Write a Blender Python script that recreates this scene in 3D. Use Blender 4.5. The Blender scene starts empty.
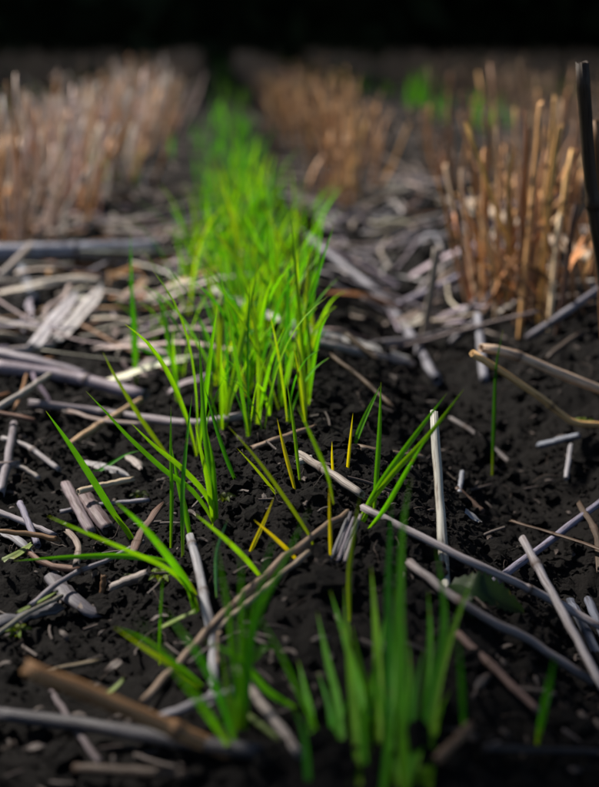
import bpy, math, random
import numpy as np
from mathutils import Vector

random.seed(7)
rng = np.random.default_rng(7)
scn = bpy.context.scene
COL = scn.collection

# ------------------------------------------------------------------ camera
CAM_H = 0.20
F_PX = 1093.0            # focal length in photo pixels (599 x 787)
PITCH = math.radians(17.9)
cam_d = bpy.data.cameras.new('camera')
cam = bpy.data.objects.new('camera', cam_d); COL.objects.link(cam)
cam.location = (0, 0, CAM_H)
cam.rotation_euler = (math.pi / 2 - PITCH, 0, 0)
cam_d.sensor_fit = 'VERTICAL'; cam_d.sensor_height = 36.0
cam_d.lens = 36.0 * F_PX / 787.0
cam_d.clip_start = 0.01; cam_d.clip_end = 2000
cam_d.dof.use_dof = True
cam_d.dof.focus_distance = 0.465
cam_d.dof.aperture_fstop = 6.6
scn.camera = cam

# ------------------------------------------------------------------ sky, sun, exposure
SUN_DIR = Vector((-0.56, 0.38, 0.73)).normalized()      # towards the sun
world = bpy.data.worlds.new('World'); scn.world = world; world.use_nodes = True
wn = world.node_tree; wn.nodes.clear()
sky = wn.nodes.new('ShaderNodeTexSky'); sky.sky_type = 'NISHITA'; sky.sun_disc = False
sky.sun_elevation = math.asin(SUN_DIR.z)
sky.sun_rotation = math.atan2(SUN_DIR.x, SUN_DIR.y)
sky.air_density = 1.0; sky.dust_density = 1.5
bg = wn.nodes.new('ShaderNodeBackground'); bg.inputs[1].default_value = 0.055
wo = wn.nodes.new('ShaderNodeOutputWorld')
wn.links.new(sky.outputs[0], bg.inputs[0]); wn.links.new(bg.outputs[0], wo.inputs[0])
sl = bpy.data.lights.new('sun', 'SUN'); sl.energy = 4.2; sl.angle = math.radians(4); sl.color = (1.0, 0.93, 0.83)
so = bpy.data.objects.new('sun', sl); COL.objects.link(so)
so.rotation_euler = (-SUN_DIR).to_track_quat('-Z', 'Y').to_euler(); so.location = (-3, 1, 4)
scn.view_settings.view_transform = 'Standard'; scn.view_settings.look = 'None'
scn.view_settings.gamma = 1.0; scn.view_settings.exposure = 1.1

# ------------------------------------------------------------------ noise
def _h(ix, iy, s):
    n = (ix.astype(np.int64) * 374761393 + iy.astype(np.int64) * 668265263 + s * 974711) & 0xffffffff
    n = ((n ^ (n >> 13)) * 1274126177) & 0xffffffff
    return ((n ^ (n >> 16)) & 0xffff) / 65535.0
def vnoise(x, y, s=0):
    x = np.asarray(x, float); y = np.asarray(y, float)
    ix = np.floor(x); iy = np.floor(y); fx = x - ix; fy = y - iy
    fx = fx * fx * fx * (fx * (fx * 6 - 15) + 10); fy = fy * fy * fy * (fy * (fy * 6 - 15) + 10)
    a = _h(ix, iy, s); b = _h(ix + 1, iy, s); c = _h(ix, iy + 1, s); d = _h(ix + 1, iy + 1, s)
    return ((a + (b - a) * fx) * (1 - fy) + (c + (d - c) * fx) * fy) * 2 - 1
def sstep(a, b, x):
    t = np.clip((np.asarray(x, float) - a) / (b - a), 0, 1); return t * t * (3 - 2 * t)

# ------------------------------------------------------------------ the lie of the land
ROW_X0, ROW_M = 0.034, -0.0735
def row_x(y): return ROW_X0 + ROW_M * y
def base_h(x, y):
    o = np.asarray(x, float) - (ROW_X0 + ROW_M * np.asarray(y, float))
    z = 0.017 * np.exp(-((o - 0.008) / 0.055) ** 2)
    z = z - 0.022 * np.exp(-((o - 0.115) / 0.042) ** 2)
    z = z + 0.014 * sstep(0.14, 0.22, o) * (1 - sstep(0.35, 0.6, o))
    z = z - 0.006 * np.exp(-((o + 0.09) / 0.04) ** 2)
    z = z + 0.005 * vnoise(np.asarray(x) * 9, np.asarray(y) * 9, 1)
    return z
def rough_h(x, y):
    x = np.asarray(x, float); y = np.asarray(y, float)
    f = 1 - 0.5 * sstep(2, 8, np.abs(y))
    z = 0.0045 * vnoise(x * 32 + 3, y * 32, 2)
    n = 1 - np.abs(vnoise(x * 75, y * 75 + 9, 3)) * 1.6
    z = z + 0.0030 * n
    n2 = 1 - np.abs(vnoise(x * 150 + 40, y * 150, 4)) * 1.8
    z = z + 0.0021 * n2 * (0.6 + 0.4 * vnoise(x * 20, y * 20, 8))
    z = z + 0.0016 * vnoise(x * 290, y * 290, 5) + 0.0009 * np.abs(vnoise(x * 520, y * 520, 6))
    return z * f - 0.002
def ground(x, y): return base_h(x, y) + rough_h(x, y)
def gz(x, y): return float(ground(np.array([x]), np.array([y]))[0])

# ------------------------------------------------------------------ photo pixel -> place
cp, sp_ = math.cos(PITCH), math.sin(PITCH)
def ray(px, py):
    u = (px - 299.5) / F_PX; v = -(py - 393.5) / F_PX
    return Vector((u, cp + v * sp_, -sp_ + v * cp))
def on_ground(px, py, h=0.0):
    """where the sight line meets the soil raised by h"""
    d = ray(px, py); z = h
    for _ in range(25):
        t = (z - CAM_H) / d.z
        p = Vector((0, 0, CAM_H)) + d * t
        z = 0.5 * z + 0.5 * (float(base_h(p.x, p.y)) + h)
    return p
def at_y(px, py, y):
    d = ray(px, py); return Vector((0, 0, CAM_H)) + d * (y / d.y)
def mpp(p):              # metres per photo pixel at a place
    return (p - Vector((0, 0, CAM_H))).dot(Vector((0, cp, -sp_))) / F_PX

# ------------------------------------------------------------------ materials
def new_mat(name):
    m = bpy.data.materials.new(name); m.use_nodes = True
    nt = m.node_tree; nt.nodes.clear()
    return m, nt, nt.nodes, nt.links
def N(ns, t, **k):
    n = ns.new(t)
    for a, b in k.items(): setattr(n, a, b)
    return n

def soil_material():
    m, nt, ns, L = new_mat('dark_soil')
    out = N(ns, 'ShaderNodeOutputMaterial'); b = N(ns, 'ShaderNodeBsdfPrincipled')
    tc = N(ns, 'ShaderNodeTexCoord')
    n1 = N(ns, 'ShaderNodeTexNoise'); n1.inputs['Scale'].default_value = 45; n1.inputs['Detail'].default_value = 8
    n2 = N(ns, 'ShaderNodeTexNoise'); n2.inputs['Scale'].default_value = 700; n2.inputs['Detail'].default_value = 6; n2.inputs['Roughness'].default_value = 0.7
    cr = N(ns, 'ShaderNodeValToRGB')
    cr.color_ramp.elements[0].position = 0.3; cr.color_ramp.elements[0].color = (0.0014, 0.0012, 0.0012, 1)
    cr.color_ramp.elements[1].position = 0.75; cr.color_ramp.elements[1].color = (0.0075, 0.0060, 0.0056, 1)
    mx = N(ns, 'ShaderNodeMath', operation='MULTIPLY_ADD'); mx.inputs[1].default_value = 0.5
    md = N(ns, 'ShaderNodeMath', operation='MULTIPLY'); md.inputs[1].default_value = 0.5
    L.new(tc.outputs['Object'], n1.inputs['Vector']); L.new(tc.outputs['Object'], n2.inputs['Vector'])
    L.new(n2.outputs['Fac'], md.inputs[0]); L.new(n1.outputs['Fac'], mx.inputs[0]); L.new(md.outputs[0], mx.inputs[2])
    L.new(mx.outputs[0], cr.inputs['Fac'])
    bp = N(ns, 'ShaderNodeBump'); bp.inputs['Strength'].default_value = 1.0; bp.inputs['Distance'].default_value = 0.002
    L.new(n2.outputs['Fac'], bp.inputs['Height'])
    L.new(cr.outputs[0], b.inputs['Base Color']); L.new(bp.outputs[0], b.inputs['Normal'])
    b.inputs['Roughness'].default_value = 0.8; b.inputs['Specular IOR Level'].default_value = 0.12
    L.new(b.outputs[0], out.inputs[0]); return m

def straw_material():
    m, nt, ns, L = new_mat('dry_straw')
    out = N(ns, 'ShaderNodeOutputMaterial'); b = N(ns, 'ShaderNodeBsdfPrincipled')
    oi = N(ns, 'ShaderNodeObjectInfo'); uv = N(ns, 'ShaderNodeUVMap')
    mp = N(ns, 'ShaderNodeMapping'); mp.inputs['Scale'].default_value = (22, 30, 1)
    ad = N(ns, 'ShaderNodeVectorMath', operation='ADD')
    sc = N(ns, 'ShaderNodeMath', operation='MULTIPLY'); sc.inputs[1].default_value = 37.0
    L.new(oi.outputs['Random'], sc.inputs[0]); L.new(uv.outputs[0], ad.inputs[0]); L.new(sc.outputs[0], ad.inputs[1])
    L.new(ad.outputs[0], mp.inputs['Vector'])
    fib = N(ns, 'ShaderNodeTexNoise'); fib.inputs['Scale'].default_value = 1.0; fib.inputs['Detail'].default_value = 5
    L.new(mp.outputs[0], fib.inputs['Vector'])
    mp2 = N(ns, 'ShaderNodeMapping'); mp2.inputs['Scale'].default_value = (7, 75, 1)
    L.new(ad.outputs[0], mp2.inputs['Vector'])
    blot = N(ns, 'ShaderNodeTexNoise'); blot.inputs['Scale'].default_value = 1.0; blot.inputs['Detail'].default_value = 7; blot.inputs['Roughness'].default_value = 0.65
    L.new(mp2.outputs[0], blot.inputs['Vector'])
    r1 = N(ns, 'ShaderNodeMapRange'); r1.inputs['From Min'].default_value = 0.3; r1.inputs['From Max'].default_value = 0.7
    r1.inputs['To Min'].default_value = 0.42; r1.inputs['To Max'].default_value = 1.4
    L.new(fib.outputs['Fac'], r1.inputs['Value'])
    mul = N(ns, 'ShaderNodeVectorMath', operation='SCALE')
    L.new(oi.outputs['Color'], mul.inputs[0]); L.new(r1.outputs[0], mul.inputs['Scale'])
    cr = N(ns, 'ShaderNodeValToRGB')           # stains and weathering spots
    cr.color_ramp.elements[0].position = 0.50; cr.color_ramp.elements[0].color = (0, 0, 0, 1)
    cr.color_ramp.elements[1].position = 0.66; cr.color_ramp.elements[1].color = (1, 1, 1, 1)
    L.new(blot.outputs['Fac'], cr.inputs['Fac'])
    mix = N(ns, 'ShaderNodeMix', data_type='RGBA')
    L.new(cr.outputs[0], mix.inputs['Factor']); L.new(mul.outputs[0], mix.inputs['A'])
    dk = N(ns, 'ShaderNodeVectorMath', operation='MULTIPLY'); dk.inputs[1].default_value = (0.36, 0.27, 0.24)
    L.new(mul.outputs[0], dk.inputs[0]); L.new(dk.outputs[0], mix.inputs['B'])
    at = N(ns, 'ShaderNodeAttribute'); at.attribute_name = 'scar_and_shade'  # joint scars, plus shade painted inside the hollow ends
    mix2 = N(ns, 'ShaderNodeMix', data_type='RGBA'); mix2.inputs['B'].default_value = (0.045, 0.025, 0.016, 1)
    L.new(at.outputs['Fac'], mix2.inputs['Factor']); L.new(mix.outputs['Result'], mix2.inputs['A'])
    bp = N(ns, 'ShaderNodeBump'); bp.inputs['Strength'].default_value = 0.6; bp.inputs['Distance'].default_value = 0.0004
    L.new(fib.outputs['Fac'], bp.inputs['Height']); L.new(bp.outputs[0], b.inputs['Normal'])
    L.new(mix2.outputs['Result'], b.inputs['Base Color'])
    b.inputs['Roughness'].default_value = 0.55; b.inputs['Specular IOR Level'].default_value = 0.25
    L.new(b.outputs[0], out.inputs[0]); return m

def leaf_material():
    m, nt, ns, L = new_mat('seedling_leaf')
    out = N(ns, 'ShaderNodeOutputMaterial'); b = N(ns, 'ShaderNodeBsdfPrincipled'); tr = N(ns, 'ShaderNodeBsdfTranslucent')
    ms = N(ns, 'ShaderNodeMixShader'); ms.inputs[0].default_value = 0.5
    oi = N(ns, 'ShaderNodeObjectInfo'); uv = N(ns, 'ShaderNodeUVMap'); sep = N(ns, 'ShaderNodeSeparateXYZ')
    L.new(uv.outputs[0], sep.inputs[0])
    mp = N(ns, 'ShaderNodeMapping'); mp.inputs['Scale'].default_value = (26, 1.6, 1)
    L.new(uv.outputs[0], mp.inputs['Vector'])
    vein = N(ns, 'ShaderNodeTexNoise'); vein.inputs['Scale'].default_value = 1.0; vein.inputs['Detail'].default_value = 2
    L.new(mp.outputs[0], vein.inputs['Vector'])
    tc = N(ns, 'ShaderNodeTexCoord')
    pt = N(ns, 'ShaderNodeTexNoise'); pt.inputs['Scale'].default_value = 90; pt.inputs['Detail'].default_value = 4
    L.new(tc.outputs['Object'], pt.inputs['Vector'])
    r1 = N(ns, 'ShaderNodeMapRange'); r1.inputs['From Min'].default_value = 0.3; r1.inputs['From Max'].default_value = 0.7
    r1.inputs['To Min'].default_value = 0.72; r1.inputs['To Max'].default_value = 1.22
    L.new(vein.outputs['Fac'], r1.inputs['Value'])
    r2 = N(ns, 'ShaderNodeMapRange'); r2.inputs['From Min'].default_value = 0.3; r2.inputs['From Max'].default_value = 0.7
    r2.inputs['To Min'].default_value = 0.8; r2.inputs['To Max'].default_value = 1.2
    L.new(pt.outputs['Fac'], r2.inputs['Value'])
    mm = N(ns, 'ShaderNodeMath', operation='MULTIPLY'); L.new(r1.outputs[0], mm.inputs[0]); L.new(r2.outputs[0], mm.inputs[1])
    # pale yellow foot of the blade and dry tip
    ft = N(ns, 'ShaderNodeMapRange'); ft.inputs['From Min'].default_value = 0.0; ft.inputs['From Max'].default_value = 0.3
    ft.inputs['To Min'].default_value = 0.6; ft.inputs['To Max'].default_value = 0.0
    L.new(sep.outputs['Y'], ft.inputs['Value'])
    tp = N(ns, 'ShaderNodeMapRange'); tp.inputs['From Min'].default_value = 0.94; tp.inputs['From Max'].default_value = 1.0
    tp.inputs['To Min'].default_value = 0.0; tp.inputs['To Max'].default_value = 0.7
    L.new(sep.outputs['Y'], tp.inputs['Value'])
    mxx = N(ns, 'ShaderNodeMath', operation='MAXIMUM'); L.new(ft.outputs[0], mxx.inputs[0]); L.new(tp.outputs[0], mxx.inputs[1])
    mix = N(ns, 'ShaderNodeMix', data_type='RGBA'); mix.inputs['B'].default_value = (0.32, 0.36, 0.012, 1)
    L.new(mxx.outputs[0], mix.inputs['Factor']); L.new(oi.outputs['Color'], mix.inputs['A'])
    sc = N(ns, 'ShaderNodeVectorMath', operation='SCALE'); L.new(mix.outputs['Result'], sc.inputs[0]); L.new(mm.outputs[0], sc.inputs['Scale'])
    sp = N(ns, 'ShaderNodeTexNoise'); sp.inputs['Scale'].default_value = 260; sp.inputs['Detail'].default_value = 3
    L.new(tc.outputs['Object'], sp.inputs['Vector'])
    spr = N(ns, 'ShaderNodeMapRange'); spr.inputs['From Min'].default_value = 0.63; spr.inputs['From Max'].default_value = 0.72
    spr.inputs['To Max'].default_value = 0.55; L.new(sp.outputs['Fac'], spr.inputs['Value'])
    smx = N(ns, 'ShaderNodeMix', data_type='RGBA'); smx.inputs['B'].default_value = (0.22, 0.17, 0.03, 1)
    L.new(spr.outputs[0], smx.inputs['Factor']); L.new(sc.outputs[0], smx.inputs['A']); sc = smx; sco = smx.outputs['Result']
    L.new(sco, b.inputs['Base Color'])
    tb = N(ns, 'ShaderNodeVectorMath', operation='MULTIPLY'); tb.inputs[1].default_value = (1.25, 1.15, 0.5)
    L.new(sco, tb.inputs[0]); L.new(tb.outputs[0], tr.inputs['Color'])
    bp = N(ns, 'ShaderNodeBump'); bp.inputs['Strength'].default_value = 0.35; bp.inputs['Distance'].default_value = 0.0003
    L.new(vein.outputs['Fac'], bp.inputs['Height']); L.new(bp.outputs[0], b.inputs['Normal'])
    b.inputs['Roughness'].default_value = 0.45; b.inputs['Specular IOR Level'].default_value = 0.25
    L.new(b.outputs[0], ms.inputs[1]); L.new(tr.outputs[0], ms.inputs[2]); L.new(ms.outputs[0], out.inputs[0])
    return m

def plain_material(name, c0, c1, scale, rough=0.8, spec=0.2):
    m, nt, ns, L = new_mat(name)
    out = N(ns, 'ShaderNodeOutputMaterial'); b = N(ns, 'ShaderNodeBsdfPrincipled')
    tc = N(ns, 'ShaderNodeTexCoord'); n = N(ns, 'ShaderNodeTexNoise'); n.inputs['Scale'].default_value = scale; n.inputs['Detail'].default_value = 5
    cr = N(ns, 'ShaderNodeValToRGB')
    cr.color_ramp.elements[0].position = 0.35; cr.color_ramp.elements[0].color = (*c0, 1)
    cr.color_ramp.elements[1].position = 0.68; cr.color_ramp.elements[1].color = (*c1, 1)
    L.new(tc.outputs['Object'], n.inputs['Vector']); L.new(n.outputs['Fac'], cr.inputs['Fac'])
    L.new(cr.outputs[0], b.inputs['Base Color'])
    b.inputs['Roughness'].default_value = rough; b.inputs['Specular IOR Level'].default_value = spec
    L.new(b.outputs[0], out.inputs[0]); return m

SOIL = soil_material(); STRAW = straw_material(); LEAF = leaf_material()
WOOD = plain_material('added_wood_foliage', (0.006, 0.009, 0.004), (0.022, 0.03, 0.012), 1.2, 0.9, 0.05)

# straw colours; GREY, LILAC and BLUE have blue skylight mixed in
PALE = (0.58, 0.51, 0.44); IVORY = (0.66, 0.60, 0.50); GREY = (0.28, 0.255, 0.29); LILAC = (0.33, 0.29, 0.35)
TAN = (0.50, 0.26, 0.11); GOLD = (0.58, 0.31, 0.11); BROWN = (0.24, 0.12, 0.055); DARK = (0.07, 0.045, 0.03)
UMBER = (0.14, 0.085, 0.06); BLUE = (0.30, 0.32, 0.38)
# leaf colours (albedo)
GREEN = (0.105, 0.38, 0.004); LIME = (0.185, 0.44, 0.004); YELL = (0.68, 0.60, 0.008); DEEP = (0.05, 0.27, 0.006)
TEAL = (0.07, 0.24, 0.15); YGRN = (0.28, 0.44, 0.006)
def jit(c, a=0.12):
    k = 1 + random.uniform(-a, a)
    return tuple(max(0.002, v * k * (1 + random.uniform(-a, a) * 0.4)) for v in c) + (1.0,)

def stub(c, a): return jit(tuple(v * 1.22 for v in c), a)
def dim(c, a): return jit(tuple(v * 0.78 for v in c), a)

# ------------------------------------------------------------------ mesh helpers
def link(name, me, mat, parent=None, color=None):
    if mat and not me.materials: me.materials.append(mat)
    o = bpy.data.objects.new(name, me); COL.objects.link(o)
    if parent: o.parent = parent
    if color: o.color = color
    return o
def tag(o, label, cat, group=None, kind=None):
    o['label'] = label; o['category'] = cat
    if group: o['group'] = group
    if kind: o['kind'] = kind
    return o
def empty(name, loc, rz=0.0):
    e = bpy.data.objects.new(name, None); COL.objects.link(e)
    e.location = loc; e.rotation_euler = (0, 0, rz); e.empty_display_size = 0.01
    return e
def mesh_from(name, v, f, uv=None, scar_and_shade=None, smooth=True):
    me = bpy.data.meshes.new(name); me.from_pydata([tuple(p) for p in v], [], f)
    if uv is not None:
        lay = me.uv_layers.new(name='UVMap')
        li = np.zeros(len(me.loops), np.int32); me.loops.foreach_get('vertex_index', li)
        lay.data.foreach_set('uv', np.asarray(uv, np.float32)[li].ravel())
    if scar_and_shade is not None:
        a = me.attributes.new('scar_and_shade', 'FLOAT', 'POINT'); a.data.foreach_set('value', np.asarray(scar_and_shade, np.float32))
    if smooth: me.polygons.foreach_set('use_smooth', [True] * len(me.polygons))
    me.update(); return me

def spline(pts, n):
    """Catmull-Rom through pts, n samples even in arc length"""
    P = [np.array(p, float) for p in pts]
    if len(P) == 2: P = [P[0], (P[0] + P[1]) / 2, P[1]]
    Q = [2 * P[0] - P[1]] + P + [2 * P[-1] - P[-2]]
    out = []
    for i in range(1, len(Q) - 2):
        a, b, c, d = Q[i - 1], Q[i], Q[i + 1], Q[i + 2]
        for t in np.linspace(0, 1, 10, endpoint=False):
            out.append(0.5 * (2 * b + (c - a) * t + (2 * a - 5 * b + 4 * c - d) * t * t + (3 * b - a - 3 * c + d) * t ** 3))
    out.append(P[-1]); out = np.array(out)
    s = np.concatenate([[0], np.cumsum(np.linalg.norm(np.diff(out, axis=0), axis=1))])
    u = np.linspace(0, s[-1], n)
    return np.stack([np.interp(u, s, out[:, k]) for k in range(3)], 1), s[-1]

def tube_mesh(name, pts, r, sides=9, rings=14, nodes=(), taper=0.0, wob=0.0, flat=1.0, hollow=True, ragged=0.3, rnd=random):
    """a hollow straw with bulging joints and ragged open ends"""
    C, Ln = spline(pts, rings)
    if wob:
        for k in range(3): C[1:-1, k] += np.array([rnd.uniform(-wob, wob) for _ in range(rings - 2)])
    T = np.gradient(C, axis=0); T /= np.linalg.norm(T, axis=1)[:, None] + 1e-9
    up = np.array([0, 0, 1.0]) if abs(T[0][2]) < 0.9 else np.array([0, 1.0, 0])
    v, uv, sc, f = [], [], [], []
    ph = rnd.uniform(0, 6.28)
    def ring(c, t, rr, vv, s, rag=0):
        sd = np.cross(t, up); sd /= np.linalg.norm(sd); nm = np.cross(sd, t)
        i0 = len(v)
        for k in range(sides):
            a = 2 * math.pi * k / sides
            j = rag * rnd.uniform(-1, 1) * r
            p = c + sd * rr * math.cos(a + 0 * ph) + nm * rr * flat * math.sin(a) + t * j
            v.append(p); uv.append((abs(2 * k / sides - 1), vv)); sc.append(s)
        return i0
    def bridge(a, b):
        for k in range(sides):
            k2 = (k + 1) % sides; f.append((a + k, a + k2, b + k2, b + k))
    prev = None; stations = [(i / (rings - 1), 0.0, 1.0) for i in range(rings)]
    for nd in nodes:
        stations += [(nd - 0.004 / Ln, 0, 1.0), (nd - 0.0015 / Ln, 0.35, 1.22), (nd, 0.9, 1.16), (nd + 0.0012 / Ln, 0.3, 1.2), (nd + 0.003 / Ln, 0, 1.0)]
    stations.sort()
    for i, (u, s, b) in enumerate(stations):
        u = min(max(u, 0), 1)
        c = np.array([np.interp(u, np.linspace(0, 1, rings), C[:, k]) for k in range(3)])
        t = np.array([np.interp(u, np.linspace(0, 1, rings), T[:, k]) for k in range(3)]); t /= np.linalg.norm(t)
        rr = r * (1 - taper * u) * b * (1 + 0.05 * math.sin(u * 19 + ph))
        rg = ragged if i in (0, len(stations) - 1) else 0
        if i in (0, len(stations) - 1): rr *= 0.96
        cur = ring(c, t, rr, u * Ln, s, rg)
        if i == 0 or i == len(stations) - 1: end = (cur, c, t, rr, u)
        if i == 0: first = end
        if prev is not None: bridge(prev, cur)
        prev = cur
    for (i0, c, t, rr, u), sgn in ((first, 1), (end, -1)):
        if hollow:
            a = ring(c + t * sgn * r * 0.15, t, rr * 0.72, u * Ln, 0.15, 0)
            b2 = ring(c + t * sgn * r * 2.5, t, rr * 0.6, u * Ln, 1.0, 0)  # inside of the open end darkened: shade put into its colour
            if sgn > 0: bridge(a, i0); bridge(b2, a)
            else: bridge(i0, a); bridge(a, b2)
            f.append(tuple(range(b2, b2 + sides)))
        else:
            f.append(tuple(range(i0, i0 + sides)))
    return mesh_from(name, v, f, uv, sc)

def strip_mesh(name, pts, w, curl=0.25, n=14, across=5, ragged=0.0, normal=None, twist=0.0, rib=0.0):
    """dry leaf or husk: a thin curved band with real thickness"""
    C, Ln = spline(pts, n)
    T = np.gradient(C, axis=0); T /= np.linalg.norm(T, axis=1)[:, None] + 1e-9
    nm0 = np.array(normal if normal is not None else (0, -0.35, 1.0), float)
    v, uv, f, sc = [], [], [], []
    for layer, off in ((0, 0.0), (1, -0.0004)):
        for i in range(n):
            u = i / (n - 1)
            sd = np.cross(T[i], nm0); sd /= np.linalg.norm(sd) + 1e-9; nn = np.cross(sd, T[i])
            a = twist * u; sd, nn = sd * math.cos(a) + nn * math.sin(a), nn * math.cos(a) - sd * math.sin(a)
            ww = w * (0.75 + 0.25 * math.sin(u * math.pi)) * (1 - 0.5 * max(0, u - 0.8) / 0.2) * (1 + 0.1 * math.sin(u * 13 + w * 4000))
            if rib: ww = w * (1 + 0.04 * math.sin(u * 17))
            rg = ragged * w if i in (0, n - 1) else 0
            for k in range(across):
                q = k / (across - 1) * 2 - 1
                h = hash((i * 31 + k * 17)) % 97 / 97 - 0.5
                j = rg * ((k * 37 % 11) / 11 - 0.5) * 2
                v.append(C[i] + sd * q * ww / 2 - nn * (1 - q * q) * -curl * w + nn * (off + h * 0.05 * w * (1 - layer) * 0 + h * 0.04 * w + (rib if k % 2 else 0) * (1 - layer)) + T[i] * j)
                uv.append((k / (across - 1) * 1.2, u * Ln)); sc.append(0)
    M = n * across
    for i in range(n - 1):
        for k in range(across - 1):
            a = i * across + k
            f.append((a, a + 1, a + across + 1, a + across)); f.append((M + a, M + a + across, M + a + across + 1, M + a + 1))
        for k in (0, across - 1):
            a = i * across + k; f.append((a, a + across, M + a + across, M + a))
    for i in (0, n - 1):
        for k in range(across - 1):
            a = i * across + k; f.append((a, M + a, M + a + 1, a + 1))
    return mesh_from(name, v, f, uv, sc)

def blade_mesh(name, pts, w, face, n=16, fold=0.22, roll=0.0, twist=0.0, basew=0.38, shift=None):
    """a grass blade: keeled cross-section, slim foot, long pointed tip"""
    C, Ln = spline(pts, n)
    if shift is not None: C = C - np.array(shift)
    T = np.gradient(C, axis=0); T /= np.linalg.norm(T, axis=1)[:, None] + 1e-9
    fc = np.array(face, float); v, uv, f = [], [], []
    AC = 5
    for i in range(n):
        u = i / (n - 1)
        sd = np.cross(T[i], fc); sd /= np.linalg.norm(sd) + 1e-9; nn = np.cross(sd, T[i])
        a = roll + twist * u; sd, nn = sd * math.cos(a) + nn * math.sin(a), nn * math.cos(a) - sd * math.sin(a)
        ww = w * min(1.0, basew + (1 - basew) * u / 0.35)
        if u > 0.45: ww *= max(0.04, 1 - ((u - 0.45) / 0.55) ** 2.0)
        fd = fold * (1 + 0.9 * max(0, 0.35 - u) / 0.35)
        for k in range(AC):
            q = k / (AC - 1) * 2 - 1
            v.append(C[i] + sd * q * ww / 2 + nn * fd * ww * (abs(q) ** 1.3 - 0.5))
            uv.append((k / (AC - 1), u))
    for i in range(n - 1):
        for k in range(AC - 1):
            a = i * AC + k; f.append((a, a + 1, a + AC + 1, a + AC))
    return mesh_from(name, v, f, uv)

# ------------------------------------------------------------------ the ground: one sheet to the horizon
def axis(core0, core1, step, far, growth):
    a = list(np.arange(core0, core1 + 1e-6, step)); s = step; x = a[-1]; up = []
    while x < far[1]: s *= growth; x += s; up.append(x)
    s = step; x = a[0]; dn = []
    while x > far[0]: s *= growth; x -= s; dn.append(x)
    return np.array(dn[::-1] + a + up)
xs = axis(-0.28, 0.34, 0.0021, (-400, 400), 1.035)
ys = axis(0.20, 0.86, 0.0021, (-60, 500), 1.022)
X, Y = np.meshgrid(xs, ys); Z = ground(X, Y)
far_r = np.hypot(X, Y); Z = Z * (1 - 0.6 * sstep(8, 40, far_r))
V = np.stack([X, Y, Z], -1).reshape(-1, 3)
ny, nx = X.shape; I = np.arange(ny * nx).reshape(ny, nx)
Fq = np.stack([I[:-1, :-1], I[:-1, 1:], I[1:, 1:], I[1:, :-1]], -1).reshape(-1, 4)
def fast_mesh(name, V, F, smooth=True):
    me = bpy.data.meshes.new(name); k = F.shape[1]
    me.vertices.add(len(V)); me.vertices.foreach_set('co', V.astype(np.float32).ravel())
    me.loops.add(F.size); me.loops.foreach_set('vertex_index', F.astype(np.int32).ravel())
    me.polygons.add(len(F)); me.polygons.foreach_set('loop_start', np.arange(0, F.size, k, dtype=np.int32))
    me.polygons.foreach_set('loop_total', np.full(len(F), k, np.int32))
    me.polygons.foreach_set('use_smooth', np.full(len(F), smooth))
    me.update(); me.validate(); return me
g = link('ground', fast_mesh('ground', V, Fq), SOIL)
g['kind'] = 'structure'; g['label'] = 'dark moist field soil with furrow beside the seedling row'

# loose crumbs and clods
import bmesh
def ico(sub):
    bm = bmesh.new(); bmesh.ops.create_icosphere(bm, subdivisions=sub, radius=1)
    v = np.array([x.co[:] for x in bm.verts]); f = np.array([[q.index for q in p.verts] for p in bm.faces]); bm.free(); return v, f
I1, I2, I3 = ico(1), ico(2), ico(3)
VV, FF, off = [], [], 0
QUEUE = []
def add_crumb(x, y, r, lod): QUEUE.append((x, y, r, lod))
def build_crumbs():
    global off
    Q = np.array(QUEUE); zz = ground(Q[:, 0], Q[:, 1])
    for (x, y, r, lod), z in zip(QUEUE, zz):
        bv, bf = (I1, I2, I3)[lod]
        s = rng.uniform(0.7, 1.25, 3) * r; s[2] *= 0.8
        ofs = rng.uniform(0, 50)
        if lod == 0: d = rng.uniform(0.65, 1.3, len(bv))
        else: d = 1 + 0.42 * vnoise(bv[:, 0] * 1.7 + ofs, bv[:, 1] * 1.7 + bv[:, 2] * 2.3, 11) + rng.uniform(-0.13, 0.13, len(bv))
        if lod == 2: d = d + 0.22 * vnoise(bv[:, 0] * 4 + ofs, bv[:, 2] * 4 + bv[:, 1] * 3, 12)
        p = bv * d[:, None] * s
        a = rng.uniform(0, 6.28); ca, sa = math.cos(a), math.sin(a)
        p = np.stack([p[:, 0] * ca - p[:, 1] * sa, p[:, 0] * sa + p[:, 1] * ca, p[:, 2]], 1)
        p += np.array([x, y, z + r * rng.uniform(-0.25, 0.4)])
        VV.append(p); FF.append(bf + off); off += len(bv)
for i in range(9500):
    y = 0.24 + 1.25 * rng.random() ** 1.7; x = rng.uniform(-1, 1) * (0.33 * y + 0.07)
    r = 0.0007 * (1 - rng.random() * 0.985) ** -0.45 * (0.7 + y)
    r = min(r, 0.0065)
    add_crumb(x, y, r, 1 if r > 0.0016 else 0)
for i in range(12000):                      # crumbly ridge top in the middle
    y = rng.uniform(0.34, 0.66); x = row_x(y) + rng.normal(0.02, 0.08)
    r = min(0.0045, 0.0006 * (1 - rng.random() * 0.99) ** -0.5)
    add_crumb(x, y, r, 1 if r > 0.0015 else 0)
for i in range(170):                       # larger clods along the ridge and the furrow bank
    y = rng.uniform(0.3, 1.4); o = rng.choice([rng.normal(0.02, 0.03), rng.normal(0.2, 0.05), rng.uniform(-0.2, 0.25)])
    add_crumb(row_x(y) + o, y, rng.uniform(0.004, 0.012), 2)
build_crumbs()
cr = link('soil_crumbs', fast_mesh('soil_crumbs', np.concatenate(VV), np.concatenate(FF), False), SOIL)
tag(cr, 'loose dark soil crumbs and clods strewn over the ground', 'soil', kind='stuff')

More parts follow.
